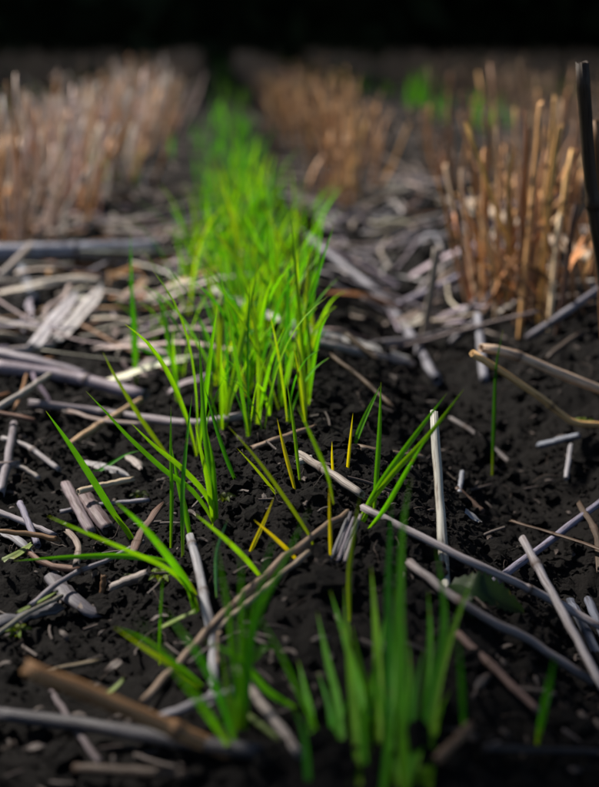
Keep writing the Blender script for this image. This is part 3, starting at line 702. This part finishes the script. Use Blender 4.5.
plant('dense front right seedling clump, blurred, with many upright blades', [
    (G_, 13, [(372, 745), (362, 700), (349, 652), (330, 590)], 0.050, 0.1),
    (G_, 12, [(346, 745), (337, 700), (328, 662), (317, 612)], 0.040, 0.2),
    (LI, 13, [(382, 748), (379, 690), (376, 630), (371, 566)], 0.050, 0.1),
    (G_, 14, [(397, 748), (401, 680), (400, 590), (403, 525), (411, 478)], 0.060, 0.1),
    (DE, 13, [(386, 748), (388, 660), (388, 580), (392, 497)], 0.070, -0.2),
    (G_, 13, [(412, 748), (432, 690), (444, 620), (436, 545)], 0.050, 0.2),
    (LI, 12, [(424, 748), (437, 690), (452, 632), (474, 573)], 0.050, 0.1),
    (G_, 12, [(320, 752), (311, 718), (298, 660)], 0.040, 0.2),
    (G_, 13, [(360, 750), (355, 715), (349, 685)], 0.030, 0.3),
    (LI, 11, [(352, 750), (364, 712), (372, 668)], 0.030, 0.0),
    (DE, 12, [(404, 750), (414, 700), (424, 648)], 0.040, 0.2),
    (DE, 12, [(334, 752), (340, 722), (352, 690)], 0.030, 0.4),
    (LI, 11, [(356, 748), (352, 690), (347, 630), (345, 585)], 0.045, 0.1), (G_, 12, [(388, 748), (392, 690), (396, 640), (395, 590)], 0.045, 0.3),
    (G_, 11, [(366, 748), (372, 700), (380, 650), (386, 610)], 0.045, 0.1), (LI, 11, [(376, 750), (366, 700), (358, 655), (352, 625)], 0.045, -0.2),
    (G_, 11, [(418, 750), (426, 700), (430, 640), (428, 590)], 0.045, 0.1), (DE, 11, [(340, 752), (331, 716), (318, 672)], 0.035, 0.1),
    (DE, 12, [(330, 756), (316, 735), (296, 712)], 0.025, 0.2), (G_, 11, [(400, 752), (407, 715), (410, 672), (408, 640)], 0.035, 0.2),
    (DE, 11, [(310, 752), (304, 735), (292, 705)], 0.0, 0.2), (G_, 11, [(366, 755), (362, 730), (366, 700)], 0.0, 0.2), (LI, 10, [(410, 755), (404, 735), (394, 700)], 0.0, 0.1), (G_, 10, [(380, 756), (390, 730), (398, 695)], 0.0, 0.3),
    (G_, 11, [(350, 755), (340, 720), (336, 688)], 0.025, 0.2), (LI, 10, [(428, 752), (436, 725), (450, 690)], 0.025, 0.2),
    (G_, 12, [(392, 752), (384, 712), (372, 660)], 0.030, -0.2)], stem=True)
plant('thin dim blade standing right of the front clump', [(DE, 9, [(464, 735), (462, 690), (458, 632)], -0.01, 0.2)])
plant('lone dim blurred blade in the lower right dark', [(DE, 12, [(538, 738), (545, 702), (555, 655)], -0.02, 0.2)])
plant('lone dark thin seedling in the furrow before the stubble', [((0.02, 0.09, 0.006), 6, [(492, 480), (494, 420), (496, 368), (503, 330)], 0.0, 0.2)])
plant('seedling with long flat leaf leaning left out of the dense row', [(DE, 8, [(190, 376), (165, 360), (130, 343)], 0.0, 0.2)])
plant('small seedling with thin leaf lying left behind the left clump', [(DE, 6, [(78, 478), (100, 470), (125, 455), (142, 450)], 0.0, 0.2)])

# ------------------------------------------------------------------ the dense seedling row running back
def local_blade(i):
    r = random.Random(100 + i)
    h = r.uniform(0.04, 0.088); a = r.uniform(0.05, 0.5); bend = r.uniform(0.0, 1.1)
    pts = []
    x = z = 0.0; n = 6
    for k in range(n + 1):
        pts.append((x, 0.0, z - 0.006 if k == 0 else z)); ang = a + bend * (k / n) ** 2
        x += math.sin(ang) * h / n; z += math.cos(ang) * h / n
    return blade_mesh('leaf', pts, r.uniform(0.0019, 0.0033), (-0.95, 0.0, 0.3), 12, 0.2, r.uniform(-0.3, 0.3), r.uniform(-0.9, 0.9))
BLADES = [local_blade(i) for i in range(24)]
def row_plant(x, y, label, group, nleaf, scale=1.0, cols=(GREEN, LIME, GREEN, YGRN)):
    e = empty('wheat_seedling', (x, y, float(ground(x, y)) - 0.001), random.uniform(0, 6.28)); tag(e, label, 'seedling', group)
    a0 = random.uniform(0, 6.28)
    for k in range(nleaf):
        o = link('leaf', random.choice(BLADES), LEAF, e, jit(random.choice(cols), 0.18))
        o.rotation_euler = (random.uniform(-0.15, 0.15), random.uniform(-0.2, 0.1), a0 + k * 2.6 + random.uniform(-0.5, 0.5))
        s = scale * random.uniform(0.75, 1.15); o.scale = (s, s, s * random.uniform(0.9, 1.15))
    return e
def row_label(y, o):
    side = 'left flank' if o < -0.022 else ('right flank' if o > 0.008 else 'middle')
    part = ('front' if y < 0.66 else 'second') if y < 0.8 else ('third' if y < 1.05 else ('fourth' if y < 1.4 else 'farthest'))
    return ('seedling on the %s of the dense green row, %s stretch' % (side, part), 'dense row seedlings, %s, %s stretch' % (side, part))
nrow = 0; y = 0.505
while y < 2.6:
    k = (5 if y < 0.56 else 8) if y < 1.0 else (5 if y < 1.35 else 2)
    for _ in range(k):
        wd = 0.029 + 0.001 * min(1, (y - 0.55) / 0.5)
        oo = random.gauss(-0.012 if y < 1.2 else -0.022, wd)
        if y < 0.58: oo = min(oo, random.uniform(-0.02, 0.012))
        row_plant(row_x(y) + oo, y + random.uniform(-0.01, 0.01),
                  *row_label(y, oo), random.choice((2, 3, 3, 4)), 1.02 if y < 1.2 else 0.9, (GREEN, LIME, GREEN, LIME, YGRN, DEEP) if y < 1.3 else (DEEP, GREEN, DEEP))
        nrow += 1
    y += 0.028 + 0.016 * y
# a few thin ones that stand apart, left of the row and in the far right row
for (px, py) in ((108, 196), (122, 186), (135, 190), (98, 188)):
    p = on_ground(px, py); row_plant(p.x, p.y, 'dark green seedling in the small patch before the left stubble', 'seedlings before the left stubble', 3, 1.0, (DEEP, GREEN))
for i in range(20):
    y = random.choice((2.7, 3.5)) + random.gauss(0, 0.15); x = row_x(y) + 0.56 + random.gauss(0, 0.035)
    row_plant(x, y, 'bright seedling in the blurred green patch behind the right stubble', 'seedlings of the next row on the right', 4, 1.4, (DEEP, GREEN))

# far rows: nobody could count them
def joined(name, items, mat, color, label, cat):
    """items: (mesh, matrix) joined into one mesh"""
    VV, FF, UU, off = [], [], [], 0
    cache = {}
    for me, M in items:
        if me.name not in cache:
            v = np.zeros(len(me.vertices) * 3, np.float32); me.vertices.foreach_get('co', v)
            q = [tuple(p.vertices) for p in me.polygons if len(p.vertices) == 4]
            uvv = np.zeros((len(me.vertices), 2), np.float32)
            if me.uv_layers:
                li = np.zeros(len(me.loops), np.int32); me.loops.foreach_get('vertex_index', li)
                u = np.zeros(len(me.loops) * 2, np.float32); me.uv_layers[0].data.foreach_get('uv', u); uvv[li] = u.reshape(-1, 2)
            cache[me.name] = (v.reshape(-1, 3), np.array(q), uvv)
        v, q, uvv = cache[me.name]; A = np.array(M)
        VV.append(v @ A[:3, :3].T + A[:3, 3]); FF.append(q + off); UU.append(uvv); off += len(v)
    me = fast_mesh(name, np.concatenate(VV), np.concatenate(FF))
    lay = me.uv_layers.new(name='UVMap'); U = np.concatenate(UU)
    li = np.zeros(len(me.loops), np.int32); me.loops.foreach_get('vertex_index', li); lay.data.foreach_set('uv', U[li].ravel())
    o = link(name, me, mat, None, (*color, 1)); return tag(o, label, cat, kind='stuff')
from mathutils import Matrix, Euler
def TRS(x, y, z, e, s): return Matrix.LocRotScale(Vector((x, y, z)), Euler(e), Vector((s, s, s)))
items = []
for o0, y0 in ((0.0, 2.6), (0.56, 4.0), (-0.62, 2.0), (1.25, 4.0), (-1.3, 4), (2.0, 5), (-2.1, 5)):
    for i in range(260 if o0 < 0 else 110):
        y = y0 + (11 - y0) * random.random() ** 1.6; x = row_x(y) + o0 + random.gauss(0, 0.035)
        if o0 < 0 and random.random() < 0.5: continue
        items.append((random.choice(BLADES), TRS(x, y, gz(x, y), (random.uniform(-.2, .2), random.uniform(-.2, .2), random.uniform(0, 6.3)), random.uniform(0.8, 1.3))))
joined('far_seedlings', items, LEAF, (0.09, 0.25, 0.012), 'distant green seedlings fading along the far ends of the drill rows', 'seedlings')

# ------------------------------------------------------------------ stubble
def stalk_var(i):
    r = random.Random(300 + i); h = r.uniform(0.10, 0.165)
    b = r.uniform(-0.012, 0.012)
    return tube_mesh('stalk', [(0, 0, -0.008), (b, 0, h * 0.5), (b * 0.4, r.uniform(-.006, .006), h)], r.uniform(0.0012, 0.0022), 7, 7, (r.uniform(0.3, 0.6),), 0.1, 0.0002, ragged=1.4, rnd=r)
STALKS = [stalk_var(i) for i in range(14)]
def husk_var(i):
    r = random.Random(500 + i); n = 6; L = r.uniform(0.03, 0.08); a = r.uniform(0.05, 0.5); bend = r.uniform(0.1, 0.9)
    pts, x, z = [], 0.0, 0.0
    for k in range(n + 1):
        pts.append((x, 0, z)); ang = a + bend * (k / n) ** 1.5; x += math.sin(ang) * L / n; z += math.cos(ang) * L / n
    return strip_mesh('dry_leaf', pts, r.uniform(0.003, 0.006), 0.3, 10, 4, 0.5, (-1, 0.2, 0.3), r.uniform(-2, 2))
HUSKS = [husk_var(i) for i in range(8)]
def clump(x, y, label, group, n, cols, spread=0.022, lean=(0, 0), scale=1.0, fan=0.22, nh=3):
    e = empty('stubble_clump', (x, y, float(base_h(x, y))), 0); tag(e, label, 'stubble', group)
    for k in range(n):
        o = link('stalk', random.choice(STALKS), STRAW, e, stub(random.choice(cols), 0.2))
        dx, dy = random.gauss(0, spread), random.gauss(0, spread * 0.8)
        o.location = (dx, dy, 0)
        o.rotation_euler = (-dy / spread * fan * 0.5 + random.gauss(0, 0.08) + lean[1], dx / spread * fan * 0.5 + random.gauss(0, 0.09) + lean[0], random.uniform(0, 6.28))
        o.rotation_mode = 'XYZ'
        # spin about own axis first, then lean
        o.rotation_euler = (Euler((o.rotation_euler.x, o.rotation_euler.y, 0)).to_matrix() @ Euler((0, 0, random.uniform(0, 6.28))).to_matrix()).to_euler()
        s = scale * random.uniform(0.7, 1.12); o.scale = (scale, scale, s)
    for k in range(nh):
        o = link('dry_leaf', random.choice(HUSKS), STRAW, e, stub(random.choice(cols), 0.2))
        o.location = (random.gauss(0, spread), random.gauss(0, spread), random.uniform(0.0, 0.03)); o.rotation_euler = (random.uniform(-.3, .3), random.uniform(-.3, .3), random.uniform(0, 6.28))
    return e
# the tall clump on the right, stalk by stalk
pc = on_ground(512, 318)
e = empty('stubble_clump', pc); tag(e, 'tall golden brown stubble clump standing at right, nearest of all', 'stubble')
hero = [(446, 140, 470, 318), (437, 178, 470, 306), (462, 170, 480, 322), (470, 150, 484, 308), (486, 106, 492, 312), (492, 186, 496, 328), (500, 165, 500, 312),
        (507, 196, 508, 332), (512, 152, 506, 318), (520, 176, 514, 326), (528, 128, 520, 312), (540, 104, 520, 326), (536, 180, 524, 322), (546, 150, 528, 318),
        (555, 96, 532, 310), (551, 190, 530, 328), (560, 126, 540, 320), (565, 175, 541, 326), (572, 150, 546, 316), (478, 200, 488, 320), (455, 215, 476, 316),
        (560, 215, 548, 330), (515, 210, 512, 312), (531, 215, 518, 334), (497, 128, 500, 304), (576, 205, 556, 326), (445, 165, 478, 300), (524, 110, 522, 304)]
more = [(random.uniform(440, 578), random.uniform(120, 235), random.uniform(466, 560), random.uniform(296, 330)) for _ in range(14)]
for i, (tx, ty, bx, by) in enumerate(hero + more):
    yb = on_ground(bx, min(by, 326)).y + random.uniform(-0.02, 0.03)
    b = at_y(bx, by, yb) - pc; b.z = min(b.z, 0.0) - 0.006; t = at_y(tx, ty, yb + random.uniform(-0.05, 0.04)) - pc
    m = (b + t) / 2 + Vector((random.gauss(0, .0012), 0, 0)); m2 = b * 0.2 + t * 0.8 + Vector((random.gauss(0, .001), random.gauss(0, .001), 0))
    me = tube_mesh('stalk', [b, m, m2, t], random.uniform(0.0012, 0.0024), 9, 10, (random.uniform(0.2, 0.8),), 0.15, 0.00012, random.choice((1, 0.7, 0.5)), ragged=1.6)
    link('stalk', me, STRAW, e, stub(random.choice((TAN, GOLD, TAN, BROWN, (0.40, 0.22, 0.10), UMBER, (0.56, 0.40, 0.24))), 0.25))
for k in range(12):
    o = link('dry_leaf', random.choice(HUSKS), STRAW, e, stub(random.choice((TAN, BROWN, GOLD)), 0.2))
    o.location = (random.gauss(0.01, 0.03), random.gauss(0, 0.02), random.uniform(0, 0.05)); o.rotation_euler = (random.uniform(-.3, .3), random.uniform(-.3, .3), random.uniform(0, 6.28))
clump(on_ground(588, 318).x, on_ground(588, 318).y, 'low tangle of brown stubble at right edge beside the tall clump', None, 9, (TAN, BROWN, GOLD), 0.02, (-0.4, 0), 0.55, 0.6, 8)
# rows of stubble, left and right
far_items = []
def stub_row(o0, y0, y1, step, label, group, cols, n, lean, indiv_to, scale=1.0, spread=0.024):
    y = y0
    while y < y1:
        x = row_x(y) + o0 + random.gauss(0, 0.03)
        band = 'nearest' if y < y0 + (indiv_to - y0) * 0.2 else ('middle' if y < y0 + (indiv_to - y0) * 0.55 else 'far')
        if y < indiv_to: clump(x, y, label + ', ' + band + ' stretch', group + ', ' + band + ' stretch', n, cols, spread, (lean[0] + random.gauss(0, 0.06), lean[1]), scale, 0.3, 3)
        else:
            for k in range(n):
                far_items.append((random.choice(STALKS), TRS(x + random.gauss(0, 0.035), y + random.gauss(0, 0.03), gz(x, y), (random.gauss(0, 0.12), lean[0] + random.gauss(0, 0.15), random.uniform(0, 6.3)), scale * random.uniform(0.7, 1.1))))
        y += step * random.uniform(0.7, 1.3) * (1 + 0.06 * y)
PT = (0.60, 0.42, 0.31)
stub_row(-0.225, 1.08, 12, 0.085, 'pale tan stubble tuft in the blurred row left of the seedlings', 'stubble tufts of the left row', (PT, (0.52, 0.39, 0.33), TAN, PALE), 13, (0.10, 0), 3.2, 0.95)
stub_row(-0.33, 1.12, 12, 0.1, 'pale tan stubble tuft in the blurred row left of the seedlings', 'stubble tufts of the left row', (PT, (0.40, 0.33, 0.28), TAN, PALE), 11, (0.14, 0), 2.6, 0.9)
stub_row(0.175, 1.45, 12, 0.10, 'brown stubble tuft in the blurred row right of the seedlings', 'stubble tufts of the right row', (TAN, BROWN, (0.36, 0.22, 0.12), GOLD), 12, (0.0, 0), 3.6, 0.85)
stub_row(0.30, 1.0, 1.55, 0.12, 'brown stubble tuft behind the tall right clump', 'stubble tufts behind the tall right clump', (TAN, BROWN, (0.36, 0.22, 0.12)), 10, (0.0, 0), 3.4, 0.95)
for o0 in (-0.9, -1.6, -2.4, 0.85, 1.55, 2.3, -3.3, 3.2):
    stub_row(o0, 2.3, 12.4, 0.11, '', '', (TAN,), 11, (0.05, 0), 0.0, 0.95)
joined('far_stubble', far_items, STRAW, (0.32, 0.2, 0.12), 'distant brown stubble rows blurring together towards the added wood', 'stubble')

# ------------------------------------------------------------------ scattered straw litter
def lit_var(i):
    r = random.Random(700 + i); L = r.choice((0.03, 0.05, 0.07, 0.1, 0.13, 0.16)) * r.uniform(0.8, 1.2); k = r.uniform(-0.1, 0.1) * L
    return tube_mesh('straw', [(-L / 2, 0, 0), (0, k, 0), (L / 2, 0, 0)], r.uniform(0.0008, 0.0021), 7, 8, (r.uniform(0.2, 0.8),) if r.random() < 0.5 else (), 0.12, 0.0003, r.choice((1, 0.8, 0.5, 0.35)), ragged=1.5, rnd=r), L
LIT = [lit_var(i) for i in range(32)]
LSTRIP = []
for i in range(8):
    r = random.Random(900 + i); L = r.uniform(0.03, 0.09)
    LSTRIP.append((strip_mesh('dry_leaf', [(-L / 2, 0, 0), (-L / 6, r.uniform(-.006, .006), r.uniform(0, .006)), (L / 6, r.uniform(-.006, .006), r.uniform(0, .006)), (L / 2, 0, 0)], r.uniform(0.0025, 0.007), 0.3, 10, 4, 0.8, (0, 0, 1), r.uniform(-1.5, 1.5)), L))
def lay(var, x, y, a, lift=0.0, col=GREY, label='', group='', name='straw', cat='straw'):
    me, L = var; ca, sa = math.cos(a), math.sin(a)
    t = np.linspace(-0.5, 0.5, 9) * L; h = ground(x + ca * t, y + sa * t)
    A = np.polyfit(t, h, 1); z = A[1] + max(0, float(np.max(h - np.polyval(A, t))) * 0.6) + 0.0012 + lift
    o = link(name, me, STRAW, None, dim(col, 0.2)); o.location = (x, y, z); o.rotation_euler = (random.uniform(-0.3, 0.3), -math.atan(A[0]) + random.gauss(0, 0.1), a); o.rotation_mode = 'XYZ'
    return tag(o, label, cat, group)
LC = ((0.36, 0.29, 0.30), GREY, LILAC, (0.5, 0.42, 0.36), TAN, BROWN, PALE, (0.24, 0.19, 0.18))
def scatter(n, o_rng, y_rng, label, group, cols, strips=0.25, bias=1.0, amax=None, dark=0):
    for i in range(n):
        y = y_rng[0] + (y_rng[1] - y_rng[0]) * random.random() ** bias; o = random.uniform(*o_rng); x = row_x(y) + o
        a = random.uniform(0, 3.14) if amax is None else random.gauss(0, amax)
        c = random.choice(cols); lum = c[1]; warm = c[0] / c[2]
        cw = 'pale' if lum > 0.36 else ('tan' if warm > 2.5 and lum > 0.2 else ('brown' if warm > 1.8 else ('mauve grey' if lum > 0.24 else 'dark')))
        zone = 'front' if y < (y_rng[0] * 2 + y_rng[1]) / 3 else ('middle' if y < (y_rng[0] + 2 * y_rng[1]) / 3 else 'back')
        if random.random() < strips: lay(random.choice(LSTRIP), x, y, a, random.uniform(0, 0.006), c, cw + ' ' + label.replace('straw', 'leaf scrap', 1) + ', ' + zone + ' part', group + ', ' + cw + ' leaf scraps, ' + zone, 'dry_leaf', 'leaf')
        else:
            v = random.choice([q for q in LIT if q[1] < (0.06 if y_rng[1] < 0.7 else (0.12 if dark else 1))]); sz = 'short' if v[1] < 0.045 else ('long' if v[1] > 0.085 else 'mid length')
            lay(v, x, y, a, random.uniform(0, 0.014), c, sz + ' ' + cw + ' ' + label + ', ' + zone + ' part', group + ', ' + sz + ' ' + cw + ', ' + zone)
scatter(190, (-0.32, -0.05), (0.62, 1.25), 'straw in the blurred litter left of the seedlings', 'litter straws left of the row', LC + (PALE, IVORY), 0.33, 1.0, 1.0)
scatter(40, (-0.55, -0.10), (1.1, 1.8), 'straw lying under the left stubble row', 'litter straws under the left stubble', LC, 0.2)
scatter(60, (0.05, 0.34), (0.72, 1.6), 'straw in the tangled litter before right stubble', 'litter straws right of the row', (GREY, LILAC, (0.40, 0.33, 0.30), (0.24, 0.19, 0.18), BROWN), 0.15, 1.2, None, 1)
scatter(120, (0.06, 0.24), (0.78, 1.45), 'straw in the pale heap between row and stubble', 'straw heap right of the row', (GREY, LILAC, PALE, (0.52, 0.46, 0.45), (0.45, 0.40, 0.42), (0.5, 0.40, 0.33)), 0.15, 1.0, None, 1)
scatter(9, (-0.17, -0.06), (0.36, 0.6), 'straw bit in the near left soil', 'straw scraps in the near left soil', (UMBER, (0.24, 0.19, 0.18), BROWN), 0.1)
scatter(8, (0.04, 0.2), (0.40, 0.68), 'straw bit lying in the dark right furrow', 'straw scraps in the furrow', (UMBER, DARK, (0.2, 0.17, 0.18)), 0.1)
items = []
for i in range(3400):
    y = 1.5 + 8 * random.random() ** 1.6; x = random.uniform(-1, 1) * (0.45 * y + 0.2)
    if abs(x - row_x(y)) < 0.05: continue
    items.append((random.choice(LIT)[0], TRS(x, y, gz(x, y) + 0.003 + random.uniform(0, 0.006), (0, random.gauss(0, 0.1), random.uniform(0, 6.3)), 1.0)))
for i in range(1700):                      # field to either side of the picture
    y = random.uniform(-0.2, 4.0); x = random.choice((-1, 1)) * random.uniform(0.42, 2.4)
    items.append((random.choice(LIT)[0], TRS(x, y, gz(x, y) + 0.003 + random.uniform(0, 0.006), (0, random.gauss(0, 0.1), random.uniform(0, 6.3)), 1.0)))
joined('far_straw_litter', items, STRAW, (0.2, 0.16, 0.14), 'uncountable straw litter covering the field beyond the near rows', 'straw')

# chaff and root fibres in the near soil
items = []
CH = [strip_mesh('chaff', [(-l / 2, 0, 0), (0, 0, 0.0008), (l / 2, 0, 0)], l * 0.4, 0.3, 4, 3, 0.6, (0, 0, 1)) for l in (0.003, 0.0045, 0.006)] + \
     [tube_mesh('chaff', [(-l / 2, 0, 0), (0, 0.0006, 0.0004), (l / 2, 0, 0)], 0.0006, 5, 4, hollow=False) for l in (0.006, 0.011, 0.016)]
for i in range(800):
    y = 0.26 + 0.9 * random.random() ** 1.4; x = random.uniform(-1, 1) * (0.33 * y + 0.05)
    items.append((random.choice(CH), TRS(x, y, gz(x, y) + 0.0012, (random.uniform(-.4, .4), random.uniform(-.4, .4), random.uniform(0, 6.3)), random.uniform(0.6, 1.3))))
joined('chaff', items, STRAW, (0.075, 0.06, 0.055), 'tiny chaff flecks and straw splinters sprinkled on the soil', 'chaff')
items = []
for i in range(170):
    y = 0.28 + 0.5 * random.random(); x = random.uniform(-1, 1) * (0.3 * y + 0.02)
    r = random.Random(i); L = r.uniform(0.006, 0.02); a = r.uniform(0, 6.28); p = [(x, y, gz(x, y))]
    for k in range(4):
        a += r.uniform(-0.9, 0.9); p.append((p[-1][0] + math.cos(a) * L / 4, p[-1][1] + math.sin(a) * L / 4, gz(p[-1][0], p[-1][1]) + r.uniform(0.001, 0.0055)))
    items.append((tube_mesh('fibre', p, r.uniform(0.00013, 0.00028), 4, 9, hollow=False, ragged=0, wob=0), Matrix.Identity(4)))
joined('root_fibres', items, STRAW, (0.07, 0.05, 0.04), 'hair thin root fibres curling out of the dark soil', 'roots')

# ------------------------------------------------------------------ small weeds
def weed_leaf(pts, w, teeth=0, n=22, shift=None):
    C, Ln = spline(pts, n); T = np.gradient(C, axis=0); T /= np.linalg.norm(T, axis=1)[:, None]
    v, uv, f = [], [], []
    for i in range(n):
        u = i / (n - 1); sd = np.cross(T[i], (0, -0.6, 0.8)); sd /= np.linalg.norm(sd)
        ww = w * math.sin(math.pi * min(1, u * 0.92 + 0.06)) ** 0.7 * (1 - 0.28 * (i % 2) * (1 if teeth else 0))
        for k in range(5):
            q = k / 2 - 1; v.append(C[i] - np.array(shift) + sd * q * ww / 2 + np.array((0, 0, 1.0)) * ww * 0.16 * abs(q)); uv.append((k / 4, 0.4 + u * 0.5))
    for i in range(n - 1):
        for k in range(4): a = i * 5 + k; f.append((a, a + 1, a + 6, a + 5))
    return mesh_from('leaf', v, f, uv)
b0 = on_ground(452, 585, 0.0); e = empty('weed', b0); tag(e, 'dark toothed weed leaf lying between the straws at right', 'weed')
link('leaf', weed_leaf([on_ground(452, 583, 0.003), on_ground(480, 590, 0.008), on_ground(524, 612, 0.004)], 0.013, 1, shift=b0), LEAF, e, (0.014, 0.034, 0.009, 1))
link('leaf', weed_leaf([on_ground(452, 585, 0.003), on_ground(462, 600, 0.006), on_ground(474, 618, 0.003)], 0.009, 1, shift=b0), LEAF, e, (0.014, 0.036, 0.009, 1))
for (px, py, lab, c, n, s) in ((162, 577, 'tiny yellow green moss weed under the left seedling leaves', YGRN, 7, 0.006), (140, 497, 'tiny green weed on the soil right of the ivory straw', (0.1, 0.16, 0.02), 6, 0.005),
                               (19, 638, 'tiny bright weed on the soil at the lower left edge', YGRN, 6, 0.005), (252, 664, 'round green seed leaves beside the front centre seedling', GREEN, 3, 0.008),
                               (128, 571, 'tiny green weed beside the stubby pale straw', (0.12, 0.18, 0.02), 5, 0.004), (585, 420, 'small yellowish weed under the golden bent straw', YGRN, 5, 0.006),
                               (225, 500, 'tiny weed tuft at the foot of the ridge seedlings', (0.12, 0.18, 0.02), 6, 0.005)):
    b0 = on_ground(px, py, 0.002); b0.z = gz(b0.x, b0.y) + 0.001; e = empty('weed', b0); tag(e, lab, 'weed')
    for k in range(n):
        a = 6.28 * k / n + random.uniform(-.3, .3); d = Vector((math.cos(a), math.sin(a), 0))
        me = weed_leaf([Vector((0, 0, -0.001)), d * s * 0.5 + Vector((0, 0, s * 0.5)), d * s + Vector((0, 0, s * 0.35))], s * 0.4, 1, 8, shift=(0, 0, 0))
        link('leaf', me, LEAF, e, jit(tuple(v * 0.35 for v in c), 0.2))
for (pts, wpx, lab) in (([(-4, 563, 3), (14, 556, 6), (32, 545, 5)], 11, 'bluish leaf scrap at the left edge'), ([(100, 696, 2), (112, 690, 4), (124, 679, 6)], 6, 'short teal leaf scrap lying above the brown near straw'),
                        ([(18, 612, 8), (38, 602, 9), (58, 591, 8)], 4, 'thin pale green leaf strip over the grey stem'), ([(160, 628, 2), (180, 618, 5), (196, 611, 6)], 6, 'teal leaf strip behind the grey kinked straw'),
                        ([(230, 702, 4), (258, 722, 4), (286, 745, 4)], 6, 'teal thin leaf strip under the front seedlings')):
    P = [on_ground(a, b, c / 1000) for a, b, c in pts]; P = [P[0] * 0.999] + P
    me = strip_mesh('fallen_leaf', P, wpx * mpp(P[1]), 0.3, 12, 5, 0.3, None, 0.6)
    c0 = P[0].copy(); me.transform(Matrix.Translation(-c0)); o = link('fallen_leaf', me, LEAF, None, (0.13, 0.24, 0.24, 1)); o.location = c0
    tag(o, lab, 'leaf')
